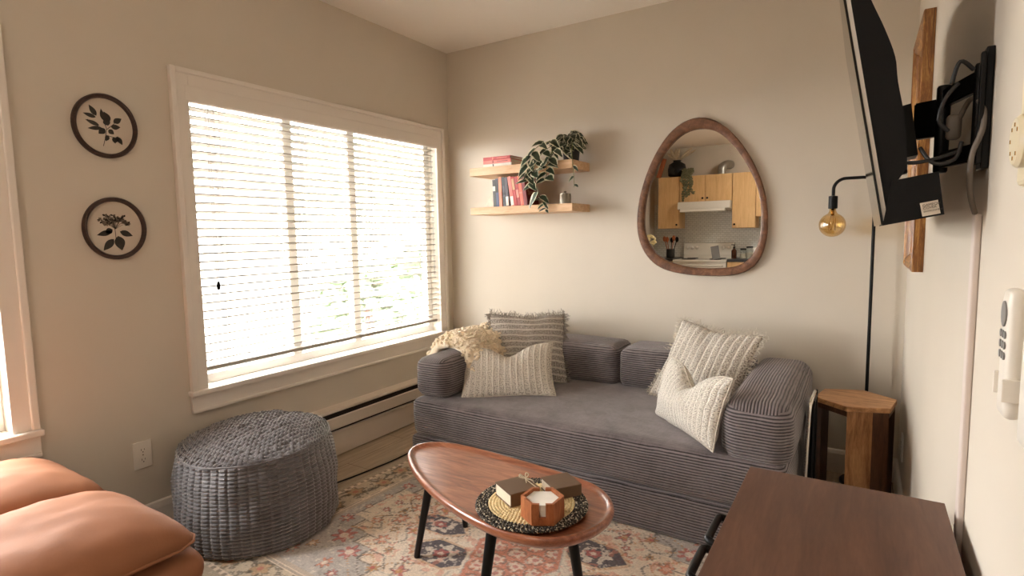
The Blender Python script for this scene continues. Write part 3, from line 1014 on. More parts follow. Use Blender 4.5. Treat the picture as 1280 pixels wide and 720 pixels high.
# ================================================================ cushions
def pillow_mesh(w, h, t, dent, n=36, pinch=0.06, seed=1):
    """XZ-plane cushion, bottom edge at z = 0, thickness along y; UVs span the cover"""
    bm = BM()
    uvl = bm.loops.layers.uv.new('UVMap')
    grid = {}
    for side in (-1, 1):
        for i in range(n + 1):
            for j in range(n + 1):
                if side == 1 and (i in (0, n) or j in (0, n)):
                    grid[side, i, j] = grid[-1, i, j]
                    continue
                u, v = -1 + 2 * i / n, -1 + 2 * j / n
                x = u * w / 2 * (1 - pinch * (1 - v * v))
                z = v * h / 2 * (1 - pinch * 1.1 * (1 - u * u))
                th = ((1 - abs(u) ** 2.4) * (1 - abs(v) ** 2.4)) ** 0.62 * t / 2
                # chop dent pressed into the top edge
                g = math.exp(-((u - 0.02) / 0.36) ** 2) * max(0, (v + 0.55) / 1.55) ** 1.6
                z -= dent * g
                th *= 1 - 0.35 * g * (dent > 0.02)
                cr = 0.004 * math.sin(9 * u + 4 * v + seed) * (1 - abs(u)) + 0.006 * noise.noise(Vector((u * 2.2 + seed, v * 2.2, side * 3.0)))
                grid[side, i, j] = bm.verts.new((x, side * th + (cr if th > 0.01 else 0), z + h / 2))
    for side in (-1, 1):
        for i in range(n):
            for j in range(n):
                ids = [(i, j), (i + 1, j), (i + 1, j + 1), (i, j + 1)]
                vs = [grid[side, a, b_] for a, b_ in ids]
                try:
                    f = bm.faces.new(vs if side == -1 else vs[::-1])
                except ValueError:
                    continue
                for lp in f.loops:
                    for (a, b_), v in zip(ids, vs):
                        if lp.vert is v:
                            lp[uvl].uv = (a / n, b_ / n)
    edge = [grid[-1, i, 0].co.copy() for i in range(n)] + [grid[-1, n, j].co.copy() for j in range(n)] + \
           [grid[-1, n - i, n].co.copy() for i in range(n)] + [grid[-1, 0, n - j].co.copy() for j in range(n)]
    return bm, edge

def fringe_mesh(edge, h, ln, per=2, seed=5):
    rr = random.Random(seed)
    bm = BM()
    c = Vector((0, 0, h / 2))
    m_ = len(edge)
    for i in range(m_):
        a, b_ = edge[i], edge[(i + 1) % m_]
        for k in range(per):
            p = a.lerp(b_, (k + rr.random()) / per)
            d = (p - c)
            tg = (b_ - a).normalized()
            out = Vector((tg.z, 0, -tg.x))
            if out.dot(d) < 0:
                out = -out
            corner = min(i % (m_ // 4), m_ // 4 - i % (m_ // 4)) < 2
            l = ln * rr.uniform(0.6, 1.25) * (1.3 if corner else 1)
            q1 = p + out * l * .5 + Vector((rr.uniform(-.3, .3), rr.uniform(-.5, .5), rr.uniform(-.3, .3))) * l
            q2 = p + out * l + Vector((rr.uniform(-.6, .6), rr.uniform(-.7, .7), rr.uniform(-.6, .6))) * l
            tube(bm, [p - out * .004, q1, q2], [0.0022, 0.002, 0.0012], 4)
    return bm

def cushion(name, label, w, h, t, dent, loc, yaw, lean, roll, mat, fringe=None, group=None, seed=1, piping=None, pinch=0.06, fl=0.02):
    o = thing(name, label, 'cushion', loc, group=group)
    R = Matrix.Rotation(yaw, 4, 'Z') @ Matrix.Rotation(-lean, 4, 'X') @ Matrix.Rotation(-roll, 4, 'Y')
    o.rotation_euler = R.to_euler()
    bm, edge = pillow_mesh(w, h, t, dent, seed=seed, pinch=pinch)
    obj('cover', bm, mat, o, smooth=True, world=False)
    if fringe:
        obj('fringe', fringe_mesh(edge, h, fl, 3 if fl > .015 else 2, seed), fringe, o, world=False)
    if piping:
        bm = BM()
        tube(bm, edge + [edge[0]], 0.0035, 6, cap=False)
        obj('piping', bm, piping, o, smooth=True, world=False)
    return o

cushion('throw_cushion', 'large grey cushion with level stripes and fringe near the window', 0.45, 0.43, 0.14, 0.012,
        (0.975, -0.575, 0.402), 0.60, 0.50, -0.03, M['pillow_h'], M['fringe_grey'], 'square fringed cushions', 2, fl=0.020)
cushion('throw_cushion', 'tan-flecked lumbar cushion with dark side edges nearest the window', 0.50, 0.305, 0.135, 0.065,
        (1.010, -0.845, 0.402), 0.47, 0.62, 0.05, M['pillow_v'], None, 'lumbar cushions', 4, piping=M['fringe_cream'], pinch=0.075)
cushion('throw_cushion', 'large cream striped cushion with tufted fringe beside the broad armrest', 0.45, 0.445, 0.14, 0.02,
        (1.855, -0.535, 0.402), -0.25, 0.62, -0.09, M['pillow_r'], M['fringe_cream'], 'square fringed cushions', 6, fl=0.022)
cushion('throw_cushion', 'ivory flecked lumbar cushion slumped in front of the tufted cushion', 0.52, 0.29, 0.15, 0.085,
        (1.925, -0.915, 0.402), -0.84, 0.30, 0.04, M['pillow_w'], None, 'lumbar cushions', 9, piping=M['fringe_cream'], pinch=0.075)

# sherpa throw bunched over the window-side arm
th = thing('sherpa_throw', 'fluffy cream sherpa throw bunched over the sofa arm by the window', 'throw', (0.6, -0.5, 0.6))
bm = BM()
rr = random.Random(21)
bl_pts = []
NU, NV = 60, 66
g = {}
def throw_pt(u, v):
    # u: across the arm (outer side to inner side), v: along the arm
    path = [(0.495, 0.46), (0.500, 0.55), (0.540, 0.608), (0.60, 0.624), (0.66, 0.628), (0.73, 0.618), (0.768, 0.56), (0.785, 0.48), (0.795, 0.425)]
    f = u * (len(path) - 1)
    i = min(int(f), len(path) - 2)
    t = f - i
    x = path[i][0] * (1 - t) + path[i + 1][0] * t
    z = path[i][1] * (1 - t) + path[i + 1][1] * t
    y = -0.86 + 0.72 * v + 0.03 * math.sin(5 * u)
    nv_ = noise.noise(Vector((u * 3, v * 3, 1.7))) * 0.008
    z += nv_
    return Vector((x, y, z))
for side in (0, 1):
    for i in range(NU + 1):
        for j in range(NV + 1):
            u, v = i / NU, j / NV
            p = throw_pt(u, v)
            if side == 0:
                c = Vector((0.66, p.y, 0.50))
                d = (p - c).normalized()
                e_ = min(1, 8 * min(u, 1 - u, v, 1 - v)) ** .5
                p = p + d * (0.018 + 0.056 * e_) + noise.noise_vector(p * 42) * 0.016
            g[side, i, j] = bm.verts.new(p)
for i in range(NU):
    for j in range(NV):
        bm.faces.new((g[0, i, j], g[0, i + 1, j], g[0, i + 1, j + 1], g[0, i, j + 1]))
        bm.faces.new((g[1, i, j], g[1, i, j + 1], g[1, i + 1, j + 1], g[1, i + 1, j]))
for i in range(NU):
    bm.faces.new((g[0, i, 0], g[1, i, 0], g[1, i + 1, 0], g[0, i + 1, 0]))
    bm.faces.new((g[0, i, NV], g[0, i + 1, NV], g[1, i + 1, NV], g[1, i, NV]))
for j in range(NV):
    bm.faces.new((g[0, 0, j], g[0, 0, j + 1], g[1, 0, j + 1], g[1, 0, j]))
    bm.faces.new((g[0, NU, j], g[1, NU, j], g[1, NU, j + 1], g[0, NU, j + 1]))
surf = [(g[0, i, j].co.copy()) for i in range(NU + 1) for j in range(NV + 1)]
obj('blanket', bm, M['sherpa'], th, smooth=True)
bm = BM()
for k in range(2600):
    p = rr.choice(surf) + Vector((rr.uniform(-.012, .012), rr.uniform(-.012, .012), rr.uniform(-.006, .008)))
    r_ = bmesh.ops.create_icosphere(bm, subdivisions=1, radius=rr.uniform(0.010, 0.015))
    sq = Vector((rr.uniform(.7, 1.3), rr.uniform(.7, 1.3), rr.uniform(.5, .8)))
    for v in r_['verts']:
        v.co = Vector((v.co.x * sq.x, v.co.y * sq.y, v.co.z * sq.z)) + p
obj('pile', bm, M['sherpa'], th, smooth=True)

# ================================================================ pouf
pf = thing('round_pouf', 'round charcoal woven-fabric pouf on the rug corner below the window', 'pouf', (0.345, -1.845, 0.009))
R0, HP = 0.325, 0.435
def pouf_profile(t):
    # t along the side 0 bottom .. 1 top seam
    r = R0 * (0.955 + 0.05 * math.sin(PI * min(1, t * 1.05)) ** 0.8) - 0.012 * t
    if t < 0.06:
        r -= 0.02 * (1 - t / 0.06) ** 2
    return r
bm = BM()
NC, NR, S = 54, 25, 4
rows = []
na, nr = NC * S, NR * S
def sag(a):
    return 0.010 * noise.noise(Vector((math.cos(a) * 1.6, math.sin(a) * 1.6, 4.0)))
for j in range(nr + 1):
    t = j / nr
    row = []
    for i in range(na):
        a = 2 * PI * i / na
        cell = 1.0 if i % S else 0.0
        rowc = math.sin(PI * (j % S) / S) ** 0.7 if j % S else 0.0
        wob = noise.noise(Vector((math.cos(a) * 3, math.sin(a) * 3, t * 4)))
        r = pouf_profile(t) + (0.0085 * rowc * (0.55 + 0.45 * cell) + 0.003 * cell) * (0.85 + .5 * wob) + 0.006 * wob
        zt = (HP - 0.055 + sag(a) + 0.012 * math.cos(a - 2.2)) * t
        row.append(bm.verts.new((r * math.cos(a), r * math.sin(a), zt)))
    rows.append(row)
for j in range(nr):
    for i in range(na):
        bm.faces.new((rows[j][i], rows[j][(i + 1) % na], rows[j + 1][(i + 1) % na], rows[j + 1][i]))
bm.faces.new(rows[0][::-1])
obj('side_panel', bm, M['pouf'], pf, world=False)
# domed top with square blocks
bm = BM()
gn = 108
cellw = 2 * R0 / 36
vg = {}
for i in range(gn + 1):
    for j in range(gn + 1):
        # square to disc mapping keeps the blocks near-square in the middle
        x, y = -1 + 2 * i / gn, -1 + 2 * j / gn
        dx, dy = x * math.sqrt(1 - y * y / 2), y * math.sqrt(1 - x * x / 2)
        rho = min(1, math.hypot(dx, dy))
        a = math.atan2(dy, dx)
        rim = pouf_profile(1.0) + 0.004
        px, py = dx * rim, dy * rim
        base = HP - 0.055 + sag(a) * rho + 0.012 * math.cos(a - 2.2) * rho
        dome = 0.058 * (1 - rho ** 2.2) * (1 + .25 * dy) - 0.0 + 0.008 * noise.noise(Vector((dx * 3, dy * 3, 2)))
        bi, bj = i % 4, j % 4
        blk = 0.0125 if (bi and bj) else (0.003 if bj else 0.0)
        if bi in (1, 3) and bj in (1, 3):
            blk *= 0.72
        blk *= 0.8 + 0.7 * noise.noise(Vector((i // 4 * 1.7, j // 4 * 1.3, 9.1)))
        vg[i, j] = bm.verts.new((px, py, base + dome + blk))
for i in range(gn):
    for j in range(gn):
        bm.faces.new((vg[i, j], vg[i + 1, j], vg[i + 1, j + 1], vg[i, j + 1]))
obj('top_panel', bm, M['pouf'], pf, world=False)
bm = BM()
ringp = []
for k in range(97):
    a = 2 * PI * k / 96
    r = pouf_profile(1.0) + 0.003 + 0.004 * noise.noise(Vector((math.cos(a) * 16, math.sin(a) * 16, 0)))
    ringp.append((r * math.cos(a), r * math.sin(a), HP - 0.053 + sag(a) + 0.012 * math.cos(a - 2.2)))
tube(bm, ringp, 0.0035, 6, cap=False)
obj('seam', bm, M['pouf'], pf, smooth=True, world=False)

# ================================================================ leather loveseat
lv = thing('leather_loveseat', 'cognac leather loveseat with two plump seat cushions beneath the far-left window', 'loveseat', (0.53, -2.9, 0))
def puffy(x0, x1, y0, y1, z0, z1, bul, seed):
    bm = BM()
    n = 30
    h = {}
    for s in (0, 1):
        for i in range(n + 1):
            for j in range(n + 1):
                if s == 1 and (i in (0, n) or j in (0, n)):
                    h[s, i, j] = h[0, i, j]
                    continue
                u, v = -1 + 2 * i / n, -1 + 2 * j / n
                x = (x0 + x1) / 2 + u * (x1 - x0) / 2 * (1 - 0.035 * (1 - v * v))
                y = (y0 + y1) / 2 + v * (y1 - y0) / 2 * (1 - 0.03 * (1 - u * u))
                # round the corners a touch
                if abs(u) > .8 and abs(v) > .8:
                    k = (abs(u) - .8) * (abs(v) - .8) / .04
                    x -= math.copysign(0.022 * k, u)
                    y -= math.copysign(0.022 * k, v)
                prof = ((1 - abs(u) ** 3.2) * (1 - abs(v) ** 3.2)) ** 0.55
                wr = 0.012 * noise.noise(Vector((u * 2 + seed, v * 2, s * 5))) + 0.005 * noise.noise(Vector((u * 5 + seed, v * 7, s * 5 + 2))) + 0.006 * math.sin(11 * (u + .4 * v) + seed) * max(0, v) ** 3 * prof
                z = (z0 + (z1 - z0) * 0.42) + (prof * (bul if s == 1 else -(z1 - z0) * .42)) + wr * prof
                h[s, i, j] = bm.verts.new((x, y, z))
    for s in (0, 1):
        for i in range(n):
            for j in range(n):
                vs = [h[s, i, j], h[s, i + 1, j], h[s, i + 1, j + 1], h[s, i, j + 1]]
                try:
                    bm.faces.new(vs if s == 1 else vs[::-1])
                except ValueError:
                    pass
    return bm, [h[0, i, n].co.copy() for i in range(n + 1)] + [h[0, n, n - j].co.copy() for j in range(n + 1)] + \
        [h[0, n - i, 0].co.copy() for i in range(n + 1)] + [h[0, 0, j].co.copy() for j in range(n + 1)]
for x0, x1, sd in ((0.02, 0.512, 1), (0.514, 1.045, 5)):
    bm, seamp = puffy(x0, x1, -3.12, -2.462, 0.385, 0.48, 0.115, sd)
    c_ = obj('seat_cushion', bm, M['leather'], lv, smooth=True)
    bm = BM()
    tube(bm, seamp, 0.004, 6)
    obj('seam', bm, M['leather'], c_, smooth=True)
    bm = BM()
    softbox(bm, x0 + .004, x1 - .004, -3.12, -2.452, 0.285, 0.395, 0.05, bulge=(0, 0.012, 0.0), n=16, lump=0.004)
    obj('lower_cushion', bm, M['leather'], lv, smooth=True)
bm = BM()
softbox(bm, 0.03, 1.03, -3.14, -2.50, 0.17, 0.29, 0.02, n=8)
obj('seat_frame', bm, M['leather'], lv, smooth=True)
bm = BM()
softbox(bm, 0.03, 1.03, -3.30, -3.13, 0.17, 0.72, 0.06, bulge=(0, .03, 0), n=14, lump=.004)
obj('backrest', bm, M['leather'], lv, smooth=True)
for x in (0.09, 0.97):
    for y in (-2.56, -3.2):
        bm = BM()
        tube(bm, [(x, y, 0.18), (x, y, 0.0)], [0.022, 0.014], 12)
        obj('leg', bm, M['black_metal'], lv, smooth=True, angle=40)

# ================================================================ coffee table
ct = thing('coffee_table', 'walnut pebble-shaped coffee table with raised rim on the rug', 'coffee table', (1.54, -1.8, 0.009))
raw = [(1.145, -1.76), (1.102, -1.704), (1.093, -1.643), (1.14, -1.587), (1.258, -1.559), (1.451, -1.569), (1.666, -1.590), (1.819, -1.616), (1.896, -1.659),
       (1.949, -1.725), (1.968, -1.787), (1.965, -1.862), (1.93, -1.945), (1.88, -1.997), (1.807, -2.024), (1.704, -2.026), (1.571, -1.996), (1.417, -1.938), (1.262, -1.852)]
ol = smooth_pts([(x, y, 0) for x, y in raw], 6, True)
for _ in range(6):
    ol = [(ol[i - 1] + ol[i] * 2 + ol[(i + 1) % len(ol)]) / 4 for i in range(len(ol))]
def inset(loop, d):
    n = len(loop)
    out = []
    for i in range(n):
        t = (loop[(i + 1) % n] - loop[i - 1]).normalized()
        out.append(loop[i] + Vector((t.y, -t.x, 0)) * d)
    return out
area = sum(ol[i].x * ol[(i + 1) % len(ol)].y - ol[(i + 1) % len(ol)].x * ol[i].y for i in range(len(ol)))
sg = -1 if area > 0 else 1
def loops_mesh(prof, cap_top=True, cap_bot=True):
    bm = BM()
    n = len(ol)
    rings = []
    for d, z in prof:
        lp = inset(ol, sg * d)
        rings.append([bm.verts.new((p.x, p.y, z)) for p in lp])
    for a, b_ in zip(rings[:-1], rings[1:]):
        for k in range(n):
            bm.faces.new((a[k], a[(k + 1) % n], b_[(k + 1) % n], b_[k]))
    if cap_bot:
        bm.faces.new(rings[0][::-1])
    if cap_top:
        bm.faces.new(rings[-1])
    return bm
obj('tabletop', loops_mesh([(0.045, 0.398), (0.012, 0.402), (0.003, 0.412), (0.0, 0.424), (0.002, 0.432), (0.007, 0.436), (0.013, 0.435), (0.018, 0.430), (0.026, 0.425), (0.034, 0.4245)]),
    M['walnut_table'], ct, smooth=True, angle=50)
for (bx, by, tx, ty) in ((1.13, -1.71, 1.225, -1.71), (1.155, -1.43, 1.27, -1.60), (1.655, -2.06, 1.66, -1.955), (1.895, -1.80, 1.845, -1.82)):
    bm = BM()
    tube(bm, [(tx, ty, 0.400), (bx, by, 0.012), (bx, by, 0.009)], [0.0175, 0.0115, 0.0095], 14)
    lg = obj('leg', bm, M['black_metal'], ct, smooth=True, angle=40)
    bm = BM()
    lathe(bm, [(0.03, 0.392), (0.03, 0.399)], tx, ty, 16)
    obj('mounting_plate', bm, M['black_metal'], lg)

ZT_ = 0.4345 + 0.0005   # things on the table rest on its inner surface (0.4245 + table base)
ZT_ = 0.4338
# woven mat
mt = thing('woven_placemat', 'round braided jute placemat with black border on the coffee table', 'placemat', (1.735, -1.855, ZT_))
def braid(bm, r, z, rad, seed):
    n = int(2 * PI * r / 0.011)
    pts = []
    rads = []
    for k in range(n * 3 + 1):
        a = 2 * PI * k / (n * 3)
        w = math.sin(2 * PI * k / 3 + seed)
        pts.append((1.735 + (r + 0.0018 * w) * math.cos(a), -1.855 + (r + 0.0018 * w) * math.sin(a), z + 0.0012 * math.cos(2 * PI * k / 3 + seed)))
        rads.append(rad * (0.85 + 0.25 * math.sin(2 * PI * k / 3 + 1 + seed)))
    tube(bm, pts, rads, 6, cap=False)
bm = BM()
lathe(bm, [(0.134, ZT_), (0.134, ZT_ + 0.004)], 1.735, -1.855, 40)
r = 0.012
while r < 0.133:
    braid(bm, r, ZT_ + 0.0065, 0.0058, r * 50)
    r += 0.0095
obj('centre_braid', bm, M['jute'], mt, smooth=True)
bm = BM()
while r < 0.170:
    braid(bm, r, ZT_ + 0.0065, 0.0060, r * 50)
    r += 0.0095
obj('border_braid', bm, M['jute_black'], mt, smooth=True)
ZM = ZT_ + 0.0125

# two paper-wrapped books
def wrapped_book(cx, cy, yaw, w, d, h, label, name='wrapped_book'):
    t = thing(name, label, 'book', (cx, cy, ZM), (0, 0, yaw), 'paper-wrapped books on the placemat')
    bm = BM()
    prism(bm, [(-w / 2, 0), (w / 2, 0), (w / 2, h), (-w / 2, h)], 'y', -d / 2 + 0.003, d / 2 - 0.003)
    obj('pages', bm, M['pages'], t, world=False)
    bm = BM()
    box(bm, -w / 2 - 0.002, w / 2 + .0015, -d / 2, d / 2, -0.001, 0.002, 0.0007)
    box(bm, -w / 2 - 0.002, w / 2 + .0015, -d / 2, d / 2, h - 0.002, h + 0.0015, 0.0007)
    box(bm, w / 2 - .001, w / 2 + 0.002, -d / 2, d / 2, -0.001, h + .0015, 0.0007)
    box(bm, -w / 2, w / 2, -d / 2 - .001, -d / 2 + .003, 0, h)
    obj('cover', bm, M['kraft'], t, world=False)
    return t, h
t, hb = wrapped_book(1.683, -1.852, 1.05, 0.098, 0.100, 0.038, 'brown paper-wrapped book with a bow on the placemat, its white pages facing the window')
bm = BM()
for sx in (-1, 1):
    pts = smooth_pts([(0.04, 0.02, hb + .003), (0.04 + sx * 0.010, 0.034, hb + .014), (0.04 + sx * 0.016, 0.028, hb + .009), (0.04, 0.02, hb + .004)], 5)
    tube(bm, pts, 0.0022, 5)
    tube(bm, [(0.04, 0.02, hb + .004), (0.04 + sx * 0.008, 0.002, hb + .006), (0.04 + sx * 0.012, -0.008, hb + .004)], 0.0018, 5)
tube(bm, [(0.04, -0.0495, 0.001), (0.04, -0.0505, hb + .002), (0.04, 0.02, hb + .003), (0.04, 0.0495, hb + .002), (0.04, 0.0498, 0.001)], 0.0016, 5)
obj('ribbon', bm, M['ribbon'], t, smooth=True, world=False)
wrapped_book(1.782, -1.752, 0.95, 0.090, 0.095, 0.034, 'plain brown paper-wrapped book behind the hexagonal coaster box')

# hexagonal coaster box
HX, HY = 1.808, -1.918
cb = thing('coaster_box', 'hexagonal wooden coaster holder on the placemat', 'coaster holder', (HX, HY, ZM))
def hexp(r, ph):
    return [(HX + r * math.cos(ph + k * PI / 3), HY + r * math.sin(ph + k * PI / 3)) for k in range(6)]
ph = math.radians(-91)
Ro, Ri, hz = 0.062, 0.053, 0.062
bm = BM()
O_, I_ = hexp(Ro, ph), hexp(Ri, ph)
for k in range(6):
    o0, o1, i0, i1 = O_[k], O_[(k + 1) % 6], I_[k], I_[(k + 1) % 6]
    if k in (0, 3):       # slotted sides: two posts and a low sill
        def lp(p, q, t):
            return (p[0] + (q[0] - p[0]) * t, p[1] + (q[1] - p[1]) * t)
        for t0, t1, zt in ((0, .34, hz), (.34, .66, 0.022), (.66, 1, hz)):
            prism(bm, [lp(o0, o1, t0), lp(o0, o1, t1), lp(i0, i1, t1), lp(i0, i1, t0)], 'z', ZM, ZM + zt)
    else:
        prism(bm, [o0, o1, i1, i0], 'z', ZM, ZM + hz)
obj('side_wall', bm, M['coaster_box'], cb)
bm = BM()
prism(bm, I_, 'z', ZM, ZM + 0.005)
obj('base', bm, M['coaster_box'], cb)
for k in range(5):
    bm = BM()
    prism(bm, hexp(0.050, ph), 'z', ZM + 0.0055 + k * 0.0098, ZM + 0.0148 + k * 0.0098)
    single('coaster', bm, M['marble'], 'white hexagonal stone coaster in the wooden holder, ' + ('topmost of the stack' if k == 4 else 'under the top one'), 'coaster',
           (HX, HY, ZM + 0.0055 + k * 0.0098), group='coasters in the holder')

# ================================================================ shelves and what stands on them
def shelf(z0, z1, label):
    bm = BM()
    box(bm, 0.362, 1.10, -0.25, 0.0, z0, z1, 0.002)
    return single('floating_shelf', bm, M['oak'], label, 'shelf', (0.73, -0.12, z0), group='oak floating shelves')
shelf(1.632, 1.684, 'upper pale oak wall shelf carrying the flat books and the plant')
shelf(1.383, 1.430, 'lower pale oak wall shelf carrying the upright books')
ZU, ZL = 1.684, 1.430

def book_parts(t, wd, ht, dp, cover, pages='pages', text=None):
    """upright book: spine faces -y, thickness along x, in local coords, bottom at z = 0"""
    bm = BM()
    box(bm, 0.002, wd - 0.002, 0.003, dp - 0.004, 0.004, ht - 0.004)
    obj('pages', bm, M[pages], t, world=False)
    bm = BM()
    box(bm, 0, 0.0022, 0, dp, 0, ht, 0.0008)
    box(bm, wd - 0.0022, wd, 0, dp, 0, ht, 0.0008)
    box(bm, 0, wd, -0.001, 0.003, 0, ht, 0.0012)
    obj('cover', bm, cover, t, world=False)

def spine_band(t, wd, z0, z1, mat):
    bm = BM()
    box(bm, 0.0015, wd - 0.0015, -0.0018, 0.0005, z0, z1)
    obj('spine_label', bm, mat, t, world=False)

def txt(name, body, size, mat, parent, loc, rot, ext=0.0003):
    cu = bpy.data.curves.new(name, 'FONT')
    cu.body = body
    cu.size = size
    cu.extrude = ext
    cu.materials.append(mat)
    tmp = bpy.data.objects.new('tmp_text', cu)
    COL.objects.link(tmp)
    dg = bpy.context.evaluated_depsgraph_get()
    me = bpy.data.meshes.new_from_object(tmp.evaluated_get(dg))
    bpy.data.objects.remove(tmp)
    o = bpy.data.objects.new(name, me)
    COL.objects.link(o)
    o.parent = parent
    o.location = loc
    o.rotation_euler = rot
    return o

def cov(n, c, rough=0.45):
    return mat_plain(n, c, rough, var=0.08, scale=25)
C_ = {'char': cov('cover_charcoal', (62, 60, 56)), 'blue': cov('cover_blue', (58, 66, 98)), 'peach': cov('cover_peach', (226, 140, 108)), 'ink': cov('cover_ink', (44, 42, 46)),
      'slate': cov('cover_slate', (70, 66, 74)), 'pink': cov('cover_pink', (222, 122, 112)), 'red': cov('cover_red', (178, 52, 50)), 'crim': cov('cover_crimson', (160, 40, 44)),
      'coral': cov('cover_coral', (226, 108, 84)), 'wine': cov('cover_wine', (122, 28, 28)), 'white': cov('cover_white', (230, 222, 208)), 'gold': cov('foil_gold', (196, 150, 112)),
      'salmon': cov('cover_salmon', (224, 132, 116)), 'black': cov('cover_black', (26, 24, 24))}
books = [(0.520, 0.022, 0.172, 'char', -2, 'white', 'charcoal upright paperback at the window end of the lower shelf row'),
         (0.546, 0.023, 0.178, 'blue', -2, 'black', 'blue and black upright book second from the window end of the row'),
         (0.575, 0.023, 0.186, 'peach', -3, None, 'peach-spined upright book between dark books on the lower shelf'),
         (0.606, 0.021, 0.184, 'ink', -5, 'slate', 'black upright book next to the peach-spined book'),
         (0.630, 0.023, 0.182, 'slate', -7, 'white', 'slate upright book with a white band low on its spine'),
         (0.658, 0.025, 0.186, 'pink', -9, 'white', 'pink and white spined book leaning in the middle of the row'),
         (0.690, 0.022, 0.182, 'red', -9, 'gold', 'red leaning book with a gold band near the top of its spine'),
         (0.718, 0.023, 0.182, 'crim', -9, 'salmon', 'crimson leaning book with a salmon band across its spine'),
         (0.746, 0.024, 0.186, 'coral', -9, None, 'coral spined leaning book next to the wine-red cover'),
         (0.772, 0.026, 0.186, 'wine', -9, None, 'wine-red leaning book whose lettered cover faces the mirror')]
LEAN = [-2, -2, -2, -4, -4, -8, -8, -8, -8, -8]
bx_ = 0.520
for bi, (x, wd, ht, c, lean, band, lab) in enumerate(books):
    lean = LEAN[bi]
    if bi:
        bx_ += 0.186 * (math.sin(math.radians(-lean)) - math.sin(math.radians(-LEAN[bi - 1])))
    x = bx_
    bx_ += wd / math.cos(math.radians(lean)) + 0.0006
    t = thing('upright_book', lab, 'book', (x, -0.215, ZL + 0.0012), (0, math.radians(lean), 0), 'books standing on the lower shelf')
    book_parts(t, wd, ht, 0.145, C_[c])
    if band:
        zz = {'white': (0.004, 0.06) if c in ('slate', 'pink') else (0.10, 0.13), 'black': (0.09, 0.17), 'slate': (0.06, 0.13), 'gold': (0.10, 0.17), 'salmon': (0.05, 0.10)}[band]
        spine_band(t, wd, *zz, C_[band])
    if c in ('peach', 'coral', 'ink'):
        spine_band(t, wd, 0.075, 0.085, C_['salmon' if c != 'ink' else 'char'])
    if c == 'wine':
        for k, s_ in enumerate(('Love', 'Story')):
            txt('cover_lettering', s_, 0.045, C_['gold'], t, (wd + 0.0006, 0.02, 0.105 - 0.04 * k), (PI / 2, 0, PI / 2))

# flat books, upper shelf
flat_books = [('white', 0.0, 0.022, 0.216, 0.150, 'white hardback lying flat at the bottom of the pile on the upper shelf', 'ink'),
              ('pink', 0.022, 0.023, 0.212, 0.155, 'pink-spined hardback lying flat in the middle of the pile on the upper shelf', 'wine'),
              ('red', 0.045, 0.020, 0.208, 0.150, 'red hardback lying flat on top of the pile on the upper shelf', 'salmon')]
for (c, z, th_, w, d, lab, band) in flat_books:
    t = thing('flat_book', lab, 'book', (0.447, -0.215, ZU + z + 0.0005), (0, 0, 0.0), 'books lying flat on the upper shelf')
    bm = BM()
    box(bm, 0.003, w - 0.003, 0.003, d - 0.004, 0.002, th_ - 0.002)
    obj('pages', bm, M['pages'], t, world=False)
    bm = BM()
    box(bm, 0, w, 0, d, 0, 0.0025, 0.0008)
    box(bm, 0, w, 0, d, th_ - 0.003, th_ - 0.0005, 0.0008)
    box(bm, 0, w, -0.001, 0.003, 0, th_ - .0005, 0.001)
    obj('cover', bm, C_[c], t, world=False)
    bm = BM()
    box(bm, w * .34, w * .38, -0.0018, 0.0005, 0.002, th_ - 0.003)
    if c != 'white':
        box(bm, w * .5, w * .88, -0.0018, 0.0005, th_ * .4, th_ * .6)
    obj('spine_label', bm, C_[band], t, world=False)

# stone bookend
bm = BM()
prism(bm, [(0.445, ZL), (0.516, ZL), (0.516, ZL + 0.13), (0.508, ZL + 0.135), (0.452, ZL + 0.03)], 'y', -0.20, -0.12)
bmesh.ops.bevel(bm, geom=bm.edges[:], offset=0.004, segments=2, affect='EDGES')
single('stone_bookend', bm, M['agate'], 'pale pink wedge-shaped stone bookend on the lower shelf', 'bookend', (0.48, -0.16, ZL))

# small metal pot
tp = thing('metal_canister', 'small pewter lidded canister on the lower shelf beneath the plant', 'canister', (1.012, -0.165, ZL))
bm = BM()
lathe(bm, [(0.032, ZL + .0005), (0.036, ZL + .003), (0.036, ZL + 0.052), (0.033, ZL + 0.058)], 1.012, -0.165, 28)
obj('body', bm, M['steel'], tp, smooth=True, angle=40)
bm = BM()
lathe(bm, [(0.034, ZL + 0.058), (0.034, ZL + 0.063), (0.012, ZL + 0.067), (0.006, ZL + 0.069), (0.009, ZL + 0.076), (0.004, ZL + 0.079)], 1.012, -0.165, 24)
obj('lid', bm, M['steel'], tp, smooth=True, angle=40)

